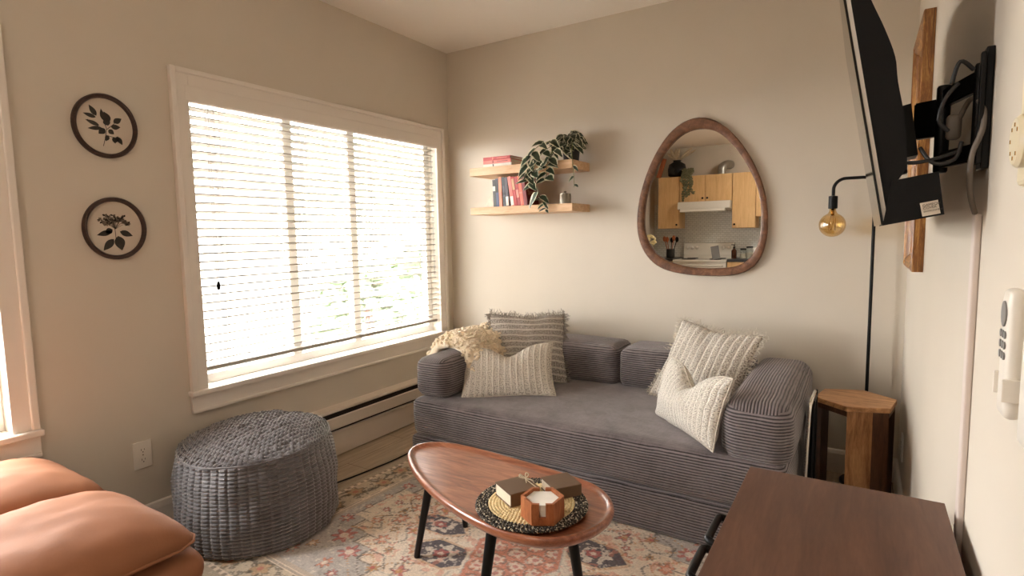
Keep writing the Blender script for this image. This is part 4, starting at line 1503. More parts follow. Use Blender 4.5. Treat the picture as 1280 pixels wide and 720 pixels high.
# trailing plant
PX, PY = 1.035, -0.125
pl = thing('trailing_plant', 'trailing plant with white-edged dark leaves on the upper shelf', 'plant', (PX, PY, ZU))
bm = BM()
lathe(bm, [(0.040, ZU + .0005), (0.046, ZU + 0.006), (0.055, ZU + 0.085), (0.056, ZU + 0.094), (0.050, ZU + 0.094), (0.048, ZU + 0.080)], PX, PY, 28)
obj('pot', bm, M['pot_dark'], pl, smooth=True, angle=40)
bm = BM()
uvl = bm.loops.layers.uv.new('UVMap')
rl = random.Random(4)
def leaf(bm, base, dirv, ln, wd, droop=0.35, roll=0.0, nrm=None):
    d = Vector(dirv).normalized()
    up = Vector(nrm) if nrm else Vector((rl.uniform(-.4, .4), -0.7, 0.7))
    s = d.cross(up).normalized()
    u = s.cross(d).normalized()
    rows_ = []
    n = 6
    for k in range(n + 1):
        t = k / n
        c = base + d * (ln * t) - Vector((0, 0, 1)) * (droop * ln * t * t)
        w = wd * math.sin(PI * min(1, t ** 0.72)) ** 0.8 if 0 < t < 1 else 0.0004
        rows_.append([bm.verts.new(c - s * w + u * w * .30), bm.verts.new(c), bm.verts.new(c + s * w + u * w * .30)])
    for k in range(n):
        for q in (0, 1):
            f = bm.faces.new((rows_[k][q], rows_[k][q + 1], rows_[k + 1][q + 1], rows_[k + 1][q]))
            f.smooth = True
            us = [(q * .5, k / n), ((q + 1) * .5, k / n), ((q + 1) * .5, (k + 1) / n), (q * .5, (k + 1) / n)]
            for lp_, uv_ in zip(f.loops, us):
                lp_[uvl].uv = uv_
stems = BM()
top = Vector((PX, PY, ZU + 0.085))
# crown leaves round the pot
for k in range(84):
    a = rl.uniform(0, 2 * PI)
    rad = rl.uniform(0.01, 0.085)
    b0 = top + Vector((math.cos(a) * rad * 0.9 - 0.012, min(0.10, math.sin(a) * rad * 0.8) - 0.01, rl.uniform(0.0, 0.085) * (1 - rad * 4)))
    dv = Vector((math.cos(a), math.sin(a) * .8 - .35, rl.uniform(-0.5, 0.7)))
    if b0.y > -0.05:
        dv.y = -abs(dv.y)
    leaf(bm, b0, dv, rl.uniform(0.055, 0.082), rl.uniform(0.019, 0.028), rl.uniform(0.2, 0.7))
    tube(stems, [top + Vector((math.cos(a) * .02, math.sin(a) * .02, -0.01)), (top + b0) / 2 + Vector((0, 0, .015)), b0], 0.0016, 5)
# spill over the shelf front towards the window
vines = [[(1.02, -0.15, ZU + .10), (0.96, -0.23, ZU + .09), (0.90, -0.275, ZU + .03), (0.86, -0.285, 1.63), (0.865, -0.28, 1.56), (0.895, -0.275, 1.48), (0.925, -0.272, 1.43), (0.935, -0.272, 1.395)],
         [(1.01, -0.16, ZU + .10), (0.94, -0.22, ZU + .12), (0.87, -0.27, ZU + .08), (0.83, -0.28, ZU + .01), (0.82, -0.28, 1.62), (0.83, -0.28, 1.56)],
         [(1.03, -0.17, ZU + .09), (0.99, -0.26, ZU + .06), (0.96, -0.285, ZU - .01), (0.95, -0.285, 1.63), (0.945, -0.28, 1.575)],
         [(1.06, -0.15, ZU + .09), (1.09, -0.22, ZU + .10), (1.105, -0.262, ZU + .03), (1.115, -0.265, 1.63), (1.12, -0.265, 1.56), (1.118, -0.26, 1.52)]]
for vi, pts in enumerate(vines):
    sp_ = smooth_pts(pts, 6)
    tube(stems, sp_, 0.0019, 6)
    stepk = 2 if vi != 3 else 5
    for k in range(2, len(sp_), stepk):
        p = sp_[k]
        if vi == 0 and p.z < 1.61 and p.z > 1.49 and k % 4:
            continue
        side = 1 if (k // stepk) % 2 else -1
        dv = Vector((side * rl.uniform(.5, 1), -rl.uniform(.1, .5), rl.uniform(-.7, .1)))
        small = vi == 3 or p.z < 1.47
        leaf(bm, p, dv, rl.uniform(.036, .05) if small else rl.uniform(.065, .088), rl.uniform(.010, .014) if small else rl.uniform(.022, .031), rl.uniform(.1, .5))
obj('foliage', bm, M['leaf'], pl)
obj('vine_stems', stems, M['stem'], pl, smooth=True)

# ================================================================ mirror
mr = thing('wall_mirror', 'egg-shaped mirror in a reclaimed-wood frame on the back wall', 'mirror', (1.77, 0.0, 1.0))
outer_px = [(1.7621, 1.8788), (1.8438, 1.8552), (1.9241, 1.7920), (2.0033, 1.6903), (2.0690, 1.5652), (2.1091, 1.4433), (2.1240, 1.3363), (2.1231, 1.2159), (2.0982, 1.1080), (2.0553, 1.0460), (1.9783, 1.0125), (1.8440, 1.0037), (1.6886, 1.0102), (1.5551, 1.0446), (1.4705, 1.1187), (1.4279, 1.2094), (1.4149, 1.3152), (1.4299, 1.4493), (1.4678, 1.5802), (1.5275, 1.7066), (1.6076, 1.8130), (1.6927, 1.8665)]
inner_px = [(1.7762, 1.8156), (1.8442, 1.8012), (1.9115, 1.7465), (1.9779, 1.6662), (2.0374, 1.5610), (2.0774, 1.4584), (2.0923, 1.3508), (2.0923, 1.2433), (2.0718, 1.1486), (2.0284, 1.0867), (1.9639, 1.0554), (1.8291, 1.0447), (1.6948, 1.0541), (1.5692, 1.0968), (1.5003, 1.1638), (1.4644, 1.2390), (1.4577, 1.3439), (1.4724, 1.4622), (1.5053, 1.5632), (1.5642, 1.6819), (1.6363, 1.7678), (1.7070, 1.8094)]
def resample(loop, n, cx, cz):
    sp_ = smooth_pts([(x, 0, z) for x, z in loop], 10, True)
    ang = [(math.atan2(p.z - cz, p.x - cx) % (2 * PI), math.hypot(p.x - cx, p.z - cz)) for p in sp_]
    ang.sort()
    A_ = np.array([a for a, _ in ang])
    R_ = np.array([r for _, r in ang])
    A_ = np.concatenate([A_ - 2 * PI, A_, A_ + 2 * PI])
    R_ = np.concatenate([R_, R_, R_])
    th_ = np.arange(n) * 2 * PI / n
    rr_ = np.interp(th_, A_, R_)
    for _ in range(3):
        rr_ = (np.roll(rr_, 1) + 2 * rr_ + np.roll(rr_, -1)) / 4
    return [(cx + r_ * math.cos(t_), cz + r_ * math.sin(t_)) for r_, t_ in zip(rr_, th_)]
MN = 96
MCX, MCZ = 1.765, 1.40
mo = resample(outer_px, MN, MCX, MCZ)
mi_ = resample(inner_px, MN, MCX, MCZ)
bm = BM()
prof = [(1.0, -0.001), (1.0, -0.024), (0.9, -0.032), (0.5, -0.034), (0.1, -0.031), (0.0, -0.026), (0.0, -0.001)]
rings = []
for s, y in prof:
    rings.append([bm.verts.new((mi_[k][0] * (1 - s) + mo[k][0] * s, y, mi_[k][1] * (1 - s) + mo[k][1] * s)) for k in range(MN)])
for i in range(len(rings)):
    a, b_ = rings[i], rings[(i + 1) % len(rings)]
    for k in range(MN):
        bm.faces.new((a[k], a[(k + 1) % MN], b_[(k + 1) % MN], b_[k]))
obj('frame', bm, M['mirror_frame'], mr, smooth=True, angle=45)
bm = BM()
cxm, czm = MCX, MCZ
gf = [bm.verts.new((cxm + (x - cxm) * 1.01, -0.012, czm + (z - czm) * 1.01)) for x, z in mi_]
gb = [bm.verts.new((v.co.x, -0.006, v.co.z)) for v in gf]
bm.faces.new(gf)
bm.faces.new(gb[::-1])
for k in range(MN):
    bm.faces.new((gf[k], gb[k], gb[(k + 1) % MN], gf[(k + 1) % MN]))
obj('mirror_glass', bm, M['mirror'], mr)

# ================================================================ floor lamp
LX, LY = 2.597, -0.115
fl = thing('floor_lamp', 'slim black gooseneck floor lamp with a bare amber bulb behind the side table', 'floor lamp', (LX, LY, 0))
bm = BM()
lathe(bm, [(0.095, 0.0), (0.10, 0.003), (0.10, 0.014), (0.096, 0.018), (0.02, 0.020), (0.012, 0.03)], LX, LY, 40)
obj('base', bm, M['black_metal'], fl, smooth=True, angle=40)
bm = BM()
arm = [(LX, LY, 0.018), (LX, LY, 0.8), (LX, LY, 1.423)]
for k in range(9):
    a = k * PI / 2 / 8
    arm.append((LX - 0.048 + 0.048 * math.cos(a), LY, 1.443 + 0.048 * math.sin(a)))
for k in range(9):
    a = PI / 2 + k * PI / 2 / 8
    arm.append((LX - 0.118 + 0.052 * math.cos(a), LY, 1.439 + 0.052 * math.sin(a)))
arm.append((LX - 0.170, LY, 1.408))
tube(bm, arm, 0.0075, 12)
obj('pole', bm, M['black_metal'], fl, smooth=True, angle=60)
BX, BZ = LX - 0.170, 1.30
bm = BM()
lathe(bm, [(0.010, 1.411), (0.0195, 1.409), (0.0200, 1.405), (0.0200, 1.351), (0.018, 1.349)], BX, LY, 24)
obj('socket', bm, M['black_metal'], fl, smooth=True, angle=40)
bm = BM()
pr_ = [(0.013, 1.351), (0.0145, 1.339), (0.018, 1.331)]
for k in range(17):
    a = math.radians(68) - math.radians(158) * k / 16
    pr_.append((max(0.0008, 0.058 * math.cos(a)), 1.271 + 0.058 * math.sin(a)))
lathe(bm, pr_, BX, LY, 32)
bulb = obj('bulb', bm, M['amber_glass'], fl, smooth=True)
bm = BM()
for k in range(5):
    a = 2 * PI * k / 5
    c, s = math.cos(a) * .014, math.sin(a) * .014
    c2, s2 = math.cos(a + .6) * .016, math.sin(a + .6) * .016
    tube(bm, [(BX + c * .5, LY + s * .5, 1.318), (BX + c, LY + s, 1.293), (BX + c2, LY + s2, 1.245)], 0.0011, 5)
lathe(bm, [(0.007, 1.349), (0.007, 1.325), (0.004, 1.315)], BX, LY, 12)
obj('filament', bm, M['brass'], bulb, smooth=True)

# ================================================================ hexagonal side table
SX, SY = 2.553, -0.385
st = thing('side_table', 'hexagonal acacia wood side table with an open side between sofa and right wall', 'side table', (SX, SY, 0))
p0 = math.radians(-100)
def hx(r, rot=p0):
    return [Vector((SX + r * math.cos(rot + k * PI / 3), SY + r * math.sin(rot + k * PI / 3), 0)) for k in range(6)]
bm = BM()
prism(bm, [(v.x, v.y) for v in hx(0.166)], 'z', 0.478, 0.500)
bmesh.ops.bevel(bm, geom=bm.edges[:], offset=0.002, segments=1, affect='EDGES')
obj('top', bm, M['acacia_top'], st)
O2, I2 = hx(0.160), hx(0.136)
for k in (0, 2, 4):       # slab panels on alternate sides
    o0, o1, i0, i1 = O2[k], O2[(k + 1) % 6], I2[k], I2[(k + 1) % 6]
    bm = BM()
    m0, n0 = o0.lerp(o1, .62), i0.lerp(i1, .62)
    prism(bm, [(o0.x, o0.y), (m0.x, m0.y), (n0.x, n0.y), (i0.x, i0.y)], 'z', 0.0, 0.478, 0)
    prism(bm, [(m0.x, m0.y), (o1.x, o1.y), (i1.x, i1.y), (n0.x, n0.y)], 'z', 0.0, 0.478, 1)
    obj('panel', bm, [M['acacia'] if k == 0 else M['acacia_dark'], M['acacia_dark']], st)
for k in (1, 3, 5):       # rails across the open sides
    o0, o1, i0, i1 = O2[k], O2[(k + 1) % 6], I2[k], I2[(k + 1) % 6]
    bm = BM()
    prism(bm, [(o0.x, o0.y), (o1.x, o1.y), (i1.x, i1.y), (i0.x, i0.y)], 'z', 0.455, 0.478)
    obj('rail', bm, M['acacia_dark'], st)

# ================================================================ folded chair beside the sofa
fc = thing('folding_chair', 'folded black chair with a chrome front tube slotted between sofa and side table', 'folding chair', (2.40, -0.75, 0))
bm = BM()
tube(bm, smooth_pts([(2.394, -0.850, 0.008), (2.397, -0.835, 0.30), (2.402, -0.815, 0.53), (2.405, -0.79, 0.568), (2.408, -0.74, 0.580), (2.409, -0.66, 0.580)], 6), 0.0075, 10)
obj('frame', bm, M['chrome'], fc, smooth=True)
bm = BM()
tube(bm, smooth_pts([(2.412, -0.790, 0.008), (2.412, -0.775, 0.30), (2.412, -0.755, 0.53), (2.412, -0.73, 0.556), (2.412, -0.64, 0.556), (2.412, -0.615, 0.53), (2.412, -0.600, 0.008)], 6), 0.0065, 10)
obj('leg', bm, M['black_metal'], fc, smooth=True)
bm = BM()
box(bm, 2.398, 2.407, -0.78, -0.61, 0.10, 0.52, 0.003)
obj('seat', bm, M['black_plastic'], fc)

# ================================================================ media dresser
dr = thing('media_dresser', 'dark walnut dresser with black edge pulls beneath the television', 'dresser', (2.53, -2.55, 0))
DX0, DX1, DY0, DY1 = 2.352, 2.716, -3.22, -1.892
bm = BM()
box(bm, DX0, DX1, DY0, DY1, 0.676, 0.700, 0.0015)
obj('top', bm, M['walnut_dark'], dr)
bm = BM()
box(bm, DX0 + 0.012, DX1 - 0.004, DY0 + 0.004, DY1 - 0.004, 0.12, 0.676, 0.001)
obj('carcass', bm, M['walnut_dark'], dr)
dw = 0.326
for c in range(4):
    yb_ = DY1 - 0.008 - c * dw
    bm = BM()
    box(bm, DX0 - 0.006, DX0 + 0.012, yb_ - dw + 0.003, yb_, 0.13, 0.670, 0.001)
    d_ = obj('door', bm, M['walnut_dark'], dr)
    # pulls sit at the top edge, in pairs either side of the meeting line
    ya, yz = (yb_ - dw + 0.012, yb_ - dw + 0.122) if c % 2 == 0 else (yb_ - 0.120, yb_ - 0.010)
    bm = BM()
    tube(bm, smooth_pts([(DX0 - 0.006, ya, 0.664), (DX0 - 0.021, ya + 0.005, 0.667), (DX0 - 0.024, ya + 0.02, 0.667), (DX0 - 0.024, yz - 0.02, 0.667), (DX0 - 0.021, yz - 0.005, 0.667), (DX0 - 0.006, yz, 0.664)], 5), 0.0075, 10)
    obj('pull', bm, M['black_metal'], d_, smooth=True)
for x in (DX0 + .04, DX1 - .04):
    for y in (DY0 + .06, DY1 - .06):
        bm = BM()
        tube(bm, [(x, y, 0.125), (x, y, 0.009)], [0.018, 0.012], 12)
        obj('leg', bm, M['black_metal'], dr, smooth=True, angle=40)

# ================================================================ television on a swing arm
TVN, TVF = -2.0, -1.12        # near and far ends
tv = thing('tv', 'black flat television seen from its edge, tilted down from the right wall', 'television', (2.58, -1.56, 1.25))
# screen-side line runs from (2.587,1.257) up to (2.49,1.80)
def tvline(z):
    return 2.587 - (z - 1.257) * 0.179
bm = BM()
ztop = 1.80
prism(bm, [(tvline(1.257) - .001, 1.257), (tvline(1.257) + .003, 1.2575), (tvline(ztop) + .003, ztop), (tvline(ztop) - .001, ztop)], 'y', TVN, TVF)
obj('screen', bm, M['black_gloss'], tv)
bm = BM()
prism(bm, [(tvline(1.257) + .0035, 1.2575), (tvline(1.257) + .010, 1.2585), (tvline(ztop) + .010, ztop + .001), (tvline(ztop) + .0035, ztop)], 'y', TVN + 0.001, TVF - 0.001)
obj('bezel', bm, M['silver'], tv)
bm = BM()
back = [(2.5975, 1.262), (2.606, 1.335)] + [(p.x, p.z) for p in smooth_pts([(2.622, 0, 1.36), (2.616, 0, 1.44), (2.602, 0, 1.515), (2.596, 0, 1.56), (2.578, 0, 1.613), (2.556, 0, 1.666), (2.528, 0, 1.74), (2.508, 0, 1.80)], 4)] + [(tvline(1.8) + .0105, 1.80)]
prism(bm, back[::-1], 'y', TVN + 0.003, TVF - 0.003)
obj('rear_casing', bm, M['black_plastic'], tv)
bm = BM()
prism(bm, [(2.588, 1.255), (2.679, 1.273), (2.668, 1.349), (2.600, 1.337)], 'y', TVN - 0.004, TVN + 0.26)
sb = obj('speaker_box', bm, M['black_plastic'], tv)
# sticker on the near end of the box
e1 = Vector((2.679 - 2.588, 0, 1.273 - 1.255)).normalized()
e2 = Vector((-e1.z, 0, e1.x))
lo = Vector((2.6475, TVN - 0.0046, 1.2700))
bm = BM()
q = [lo, lo + e1 * 0.0265, lo + e1 * 0.0265 + e2 * 0.0245, lo + e2 * 0.0245]
vs = [bm.verts.new(v) for v in q] + [bm.verts.new(v + Vector((0, 0.0008, 0))) for v in q]
bm.faces.new(vs[:4][::-1])
bm.faces.new(vs[4:])
for k in range(4):
    bm.faces.new((vs[k], vs[(k + 1) % 4], vs[4 + (k + 1) % 4], vs[4 + k]))
stk = obj('sticker', bm, M['paper'], tv)
ang_t = math.atan2(e1.z, e1.x)
for k, (s_, sz) in enumerate((('GAMEQU', 0.0062), ('COVER', 0.0062), ('ENVIRONMENT', 0.0042))):
    p = lo + e1 * 0.003 + e2 * (0.0168 - 0.0052 * k) + Vector((0, -0.0003, 0)) - tv.location
    txt('sticker_lettering', s_, sz, M['ink'], stk, p, (PI / 2, -ang_t, 0), 0.0001)

mk = thing('tv_mount', 'black swing-arm television bracket bolted to the right wall', 'wall mount', (W, -1.94, 1.45))
bm = BM()
box(bm, W - 0.012, W, -1.975, -1.925, 1.352, 1.560, 0.002)
box(bm, W - 0.020, W - 0.012, -1.985, -1.972, 1.36, 1.55, 0.002)
obj('wall_plate', bm, M['black_metal'], mk)
def arm_bar(p, q_, hh, tk):
    bm_ = BM()
    p, q_ = Vector(p), Vector(q_)
    d = (q_ - p)
    d.z = 0
    d.normalize()
    s = Vector((-d.y, d.x, 0)) * tk / 2
    A = [p + s, p - s, q_ - s, q_ + s]
    lo_ = [bm_.verts.new(v + Vector((0, 0, -hh / 2))) for v in A]
    hi_ = [bm_.verts.new(v + Vector((0, 0, hh / 2))) for v in A]
    bm_.faces.new(lo_[::-1])
    bm_.faces.new(hi_)
    for k in range(4):
        bm_.faces.new((lo_[k], lo_[(k + 1) % 4], hi_[(k + 1) % 4], hi_[k]))
    bmesh.ops.bevel(bm_, geom=bm_.edges[:], offset=0.003, segments=2, affect='EDGES')
    return bm_
obj('lower_arm', arm_bar((2.732, -1.95, 1.385), (2.690, -1.79, 1.388), 0.032, 0.016), M['black_metal'], mk)
obj('upper_arm', arm_bar((2.732, -1.95, 1.512), (2.690, -1.79, 1.512), 0.036, 0.016), M['black_metal'], mk)
obj('fore_arm', arm_bar((2.690, -1.79, 1.475), (2.645, -1.76, 1.475), 0.075, 0.022), M['black_metal'], mk)
for (px_, py_, r_) in ((2.724, -1.948, 0.008), (2.688, -1.79, 0.0125)):
    bm = BM()
    lathe(bm, [(r_ * .8, 1.362), (r_, 1.366), (r_, 1.534), (r_ * .8, 1.538)], px_, py_, 20)
    obj('pivot', bm, M['black_metal'], mk, smooth=True, angle=40)
bm = BM()
prism(bm, [(2.622, 1.395), (2.648, 1.40), (2.632, 1.505), (2.608, 1.50)], 'y', -1.82, -1.74)
obj('head', bm, M['black_metal'], mk)
for y in (-1.84, -1.30):
    bm = BM()
    prism(bm, [(2.622, 1.36), (2.630, 1.362), (2.606, 1.53), (2.599, 1.528)], 'y', y - .016, y + .016)
    obj('rail', bm, M['black_metal'], mk)

# cables at the bracket
cb_ = thing('power_adapter', 'grey plug and cable looped behind the television bracket', 'plug', (2.70, -1.99, 1.42))
bm = BM()
softbox(bm, 2.684, 2.708, -1.905, -1.885, 1.415, 1.462, 0.008, n=8)
obj('plug_body', bm, M['cable_grey'], cb_, smooth=True)
bm = BM()
tube(bm, smooth_pts([(2.704, -1.9, 1.455), (2.716, -1.925, 1.482), (2.727, -1.97, 1.460), (2.727, -1.985, 1.42), (2.714, -1.985, 1.37), (2.718, -1.965, 1.31), (2.730, -1.935, 1.275)], 8), 0.0045, 8)
obj('cord', bm, M['cable_grey'], cb_, smooth=True)
bm = BM()
for pts in ([(2.64, -1.985, 1.395), (2.66, -1.995, 1.365), (2.69, -1.99, 1.37), (2.70, -1.98, 1.40)],
            [(2.612, -1.985, 1.37), (2.64, -1.995, 1.368), (2.672, -1.99, 1.375), (2.70, -1.98, 1.385)],
            [(2.69, -1.99, 1.50), (2.672, -1.995, 1.475), (2.665, -1.992, 1.44), (2.68, -1.985, 1.42)],
            [(2.71, -1.99, 1.52), (2.69, -1.998, 1.535), (2.68, -1.99, 1.50)]):
    tube(bm, smooth_pts(pts, 6), 0.0035, 7)
single('video_cable', bm, M['cable'], 'black cables drooping between the television and its bracket', 'cable', (2.66, -1.99, 1.40), smooth=True)

bm = BM()
box(bm, W - 0.011, W - 0.0002, -1.948, -1.915, 0.13, 1.272, 0.003)
single('cable_raceway', bm, M['raceway'], 'narrow upright cable raceway on the right wall under the bracket', 'cable cover', (W, -1.93, 0.13))

# ================================================================ gilt picture on the right wall
gp = thing('framed_picture', 'tall gilt wooden picture frame seen edge-on behind the television', 'picture', (W, -0.6, 1.1))
FY0, FY1, FZ0, FZ1 = -0.84, -0.36, 1.095, 1.985
bm = BM()
def mould(bm, y0, y1, z0, z1):
    prof = [(W - 0.001, 0.0), (W - 0.033, 0.0), (W - 0.036, 0.006), (W - 0.030, 0.016), (W - 0.034, 0.026), (W - 0.024, 0.040), (W - 0.016, 0.046), (W - 0.012, 0.055), (W - .001, 0.055)]
    rings = []
    for x, d in prof:
        rings.append([bm.verts.new((x, y, z)) for y, z in ((y0 + d, z0 + d), (y1 - d, z0 + d), (y1 - d, z1 - d), (y0 + d, z1 - d))])
    for i in range(len(rings)):
        a, b2 = rings[i], rings[(i + 1) % len(rings)]
        for k in range(4):
            bm.faces.new((a[k], a[(k + 1) % 4], b2[(k + 1) % 4], b2[k]))
mould(bm, FY0, FY1, FZ0, FZ1)
obj('frame', bm, M['gilt'], gp)
bm = BM()
box(bm, W - 0.011, W - 0.002, FY0 + .045, FY1 - .045, FZ0 + .045, FZ1 - .045)
obj('print', bm, M['paper'], gp)

# ================================================================ thermostat, remote and switch on the right wall
ts = thing('thermostat', 'cream thermostat with a round dial on the right wall', 'thermostat', (W, -2.37, 1.38))
bm = BM()
box(bm, W - 0.018, W, -2.425, -2.300, 1.30, 1.455, 0.006)
obj('body', bm, M['cream_plastic'], ts)
bm = BM()
lathe(bm, [(0.028, 0.0), (0.030, 0.003), (0.030, 0.016), (0.026, 0.020)], 0, 0, 32)
bmesh.ops.rotate(bm, verts=bm.verts, cent=(0, 0, 0), matrix=Matrix.Rotation(-PI / 2, 3, 'Y'))
bmesh.ops.translate(bm, verts=bm.verts, vec=(W - 0.018, -2.395, 1.347))
dl = obj('dial', bm, M['cream_plastic'], ts, smooth=True, angle=40)
bm = BM()
for k in range(7):
    a = math.radians(-50 + k * 45)
    box(bm, W - 0.0387, W - 0.038, -2.395 + .019 * math.sin(a) - .0012, -2.395 + .019 * math.sin(a) + .0012, 1.347 + .019 * math.cos(a) - .0022, 1.347 + .019 * math.cos(a) + .0022)
obj('dial_mark', bm, M['brass'], dl)

rm = thing('remote_control', 'white ceiling-fan style remote with grey buttons in a wall cradle on the right wall', 'remote', (W, -2.36, 1.09))
rm['label'] = 'slim white remote control with grey buttons clipped upright on the right wall'
RY0, RY1 = -2.382, -2.338
RZ = 0.026
bm = BM()
softbox(bm, W - 0.030, W - 0.010, RY0, RY1, 0.988 + RZ, 1.148 + RZ, 0.0095, n=12)
obj('body', bm, M['white_plastic'], rm, smooth=True)
def button(y, z, ry, rz, bmx):
    prism(bmx, [(y + ry * math.cos(k * PI / 8), z + rz * math.sin(k * PI / 8)) for k in range(16)], 'x', W - 0.0315, W - 0.028)
yc = (RY0 + RY1) / 2
bm = BM()
button(yc, 1.117 + RZ, 0.014, 0.016, bm)
obj('button', bm, M['grey_plastic'], rm)
for r_i, z in enumerate((1.092, 1.079, 1.066)):
    for dy in (-0.011, 0, 0.011):
        bm = BM()
        button(yc + dy, z + RZ, 0.0042, 0.0048, bm)
        obj('button', bm, M['grey_plastic'], rm)
bm = BM()
box(bm, W - 0.012, W, RY0 - 0.004, RY1 + 0.004, 0.985 + RZ, 1.06 + RZ, 0.002)
box(bm, W - 0.033, W - 0.004, RY0 - 0.005, RY0 - 0.001, 1.012 + RZ, 1.040 + RZ, 0.001)
box(bm, W - 0.033, W - 0.004, RY1 + 0.001, RY1 + 0.005, 1.012 + RZ, 1.040 + RZ, 0.001)
obj('cradle', bm, M['white_plastic'], rm)

bm = BM()
softbox(bm, W - 0.020, W, -2.475, -2.398, 0.995, 1.13, 0.008, n=10)
single('switch_box', bm, M['white_plastic'], 'white rounded wall control at the right edge beside the remote', 'wall switch', (W, -2.43, 1.05), smooth=True)

# ================================================================ kitchen seen in the mirror
FRY = -5.35           # upper cabinet fronts
def cabinet(x0, x1, z0, z1, doors, label, yf=FRY, yb=REAR, name='upper_cabinet'):
    t = thing(name, label, 'cabinet', ((x0 + x1) / 2, yb + .1, z0 if z0 > 0.5 else 0.0), group='kitchen cabinets')
    bm = BM()
    box(bm, x0, x1, yb, yf - 0.002, z0 if z0 > 0.5 else 0.0, z1)
    obj('body', bm, M['maple'], t)
    n = len(doors)
    w = (x1 - x0) / n
    for i, (kx, kz) in enumerate(doors):
        bm = BM()
        box(bm, x0 + i * w + .003, x0 + (i + 1) * w - .003, yf - 0.002, yf + 0.018, z0 + .003, z1 - .003, 0.002)
        d_ = obj('door', bm, M['maple'], t)
        bm = BM()
        lathe(bm, [(0.005, 0), (0.005, 0.012), (0.014, 0.016), (0.014, 0.022), (0.008, 0.026)], 0, 0, 16)
        bmesh.ops.rotate(bm, verts=bm.verts, cent=(0, 0, 0), matrix=Matrix.Rotation(-PI / 2, 3, 'X'))
        bmesh.ops.translate(bm, verts=bm.verts, vec=(x0 + i * w + kx * w, yf + 0.018, kz))
        obj('knob', bm, M['black_metal'], d_, smooth=True)
    return t
CT = 2.075
cabinet(-0.137, 0.183, 1.302, CT, [(0.90, 1.358)], 'maple wall cabinet nearest the window side of the kitchen, reflected in the mirror')
cabinet(0.187, 0.935, 1.690, CT, [(0.91, 1.74), (0.09, 1.74)], 'two-door maple wall cabinet above the range hood, reflected in the mirror')
cabinet(0.939, 1.252, 1.292, CT, [(0.12, 1.346)], 'tall maple wall cabinet beside the range hood, reflected in the mirror')
cabinet(1.256, 1.70, 1.45, CT, [(0.5, 1.50)], 'shorter maple wall cabinet at the far end of the reflected row')
hd = thing('range_hood', 'cream under-cabinet range hood reflected in the mirror', 'range hood', (0.56, -5.45, 1.55))
bm = BM()
prism(bm, [(REAR, 1.688), (-5.24, 1.688), (-5.22, 1.585), (-5.24, 1.578), (REAR, 1.56)], 'x', 0.19, 0.93)
obj('canopy', bm, M['enamel'], hd)
bm = BM()
prism(bm, [(-5.239, 1.578), (-5.223, 1.584), (-5.205, 1.545), (-5.23, 1.535), (-5.29, 1.56)], 'x', 0.23, 0.86)
obj('visor', bm, M['enamel'], hd)
bm = BM()
box(bm, KX, W, REAR, REAR + 0.012, 0.86, 1.69)
struct('trim_backsplash', bm, M['tile'])
# range
rg = thing('kitchen_range', 'white electric range with a knobbed backguard reflected in the mirror', 'stove', (0.56, -5.3, 0))
bm = BM()
box(bm, 0.192, 0.932, -5.66, -5.02, 0.0, 0.815, 0.006)
obj('body', bm, M['enamel'], rg)
bm = BM()
box(bm, 0.188, 0.936, -5.66, -5.0, 0.815, 0.845, 0.008)
obj('cooktop', bm, M['enamel'], rg)
bm = BM()
prism(bm, [(-5.66, 0.845), (-5.59, 0.845), (-5.585, 0.90), (-5.61, 1.07), (-5.625, 1.078), (-5.66, 1.078)], 'x', 0.192, 0.932)
bg = obj('backguard', bm, M['enamel'], rg)
for x in (0.25, 0.32, 0.39, 0.78, 0.86):
    bm = BM()
    lathe(bm, [(0.026, 0), (0.024, 0.008), (0.020, 0.022)], 0, 0, 18)
    bmesh.ops.rotate(bm, verts=bm.verts, cent=(0, 0, 0), matrix=Matrix.Rotation(-PI / 2, 3, 'X'))
    bmesh.ops.translate(bm, verts=bm.verts, vec=(x, -5.597, 1.005))
    obj('knob', bm, M['white_plastic'], bg, smooth=True)
for (x, y, r_) in ((0.37, -5.20, .095), (0.37, -5.44, .075), (0.75, -5.20, .075), (0.75, -5.44, .095)):
    bm = BM()
    for q_ in range(4):
        rr_ = r_ * (q_ + 1) / 4
        tube(bm, [(x + rr_ * math.cos(k * PI / 12), y + rr_ * math.sin(k * PI / 12), 0.850) for k in range(25)], 0.006, 6, cap=False)
    obj('burner', bm, M['black_metal'], rg, smooth=True)
bm = BM()
tube(bm, [(0.25, -5.02, 0.76), (0.25, -4.975, 0.765), (0.88, -4.975, 0.765), (0.88, -5.02, 0.76)], 0.012, 8)
obj('oven_handle', bm, M['enamel'], rg, smooth=True)
# base cabinets and worktops
for (x0, x1, lab) in ((KX + .002, 0.185, 'maple base cabinet under the dark worktop by the utensil crock'), (0.94, 2.2, 'long maple base cabinet under the dark worktop by the brown bottle')):
    cabinet(x0, x1, 0.09, 0.82, [(0.85, 0.74)] if x1 < 1 else [(0.85, 0.74), (0.15, 0.74), (.85, .74)], lab, yf=-5.06, yb=REAR + .013, name='base_cabinet')
    bm = BM()
    box(bm, x0, x1, REAR + 0.013, -5.03, 0.82, 0.858, 0.004)
    single('worktop', bm, M['counter'], 'dark stone worktop ' + ('left of' if x1 < 1 else 'right of') + ' the range in the reflection', 'worktop', (x0 + .1, -5.3, 0.82))
bpy.data.objects['worktop']['label'] = 'short dark worktop carrying the utensil crock, in the mirror'
bpy.data.objects['worktop.001']['label'] = 'long dark worktop carrying the brown bottle, in the mirror'
ZC = 0.858
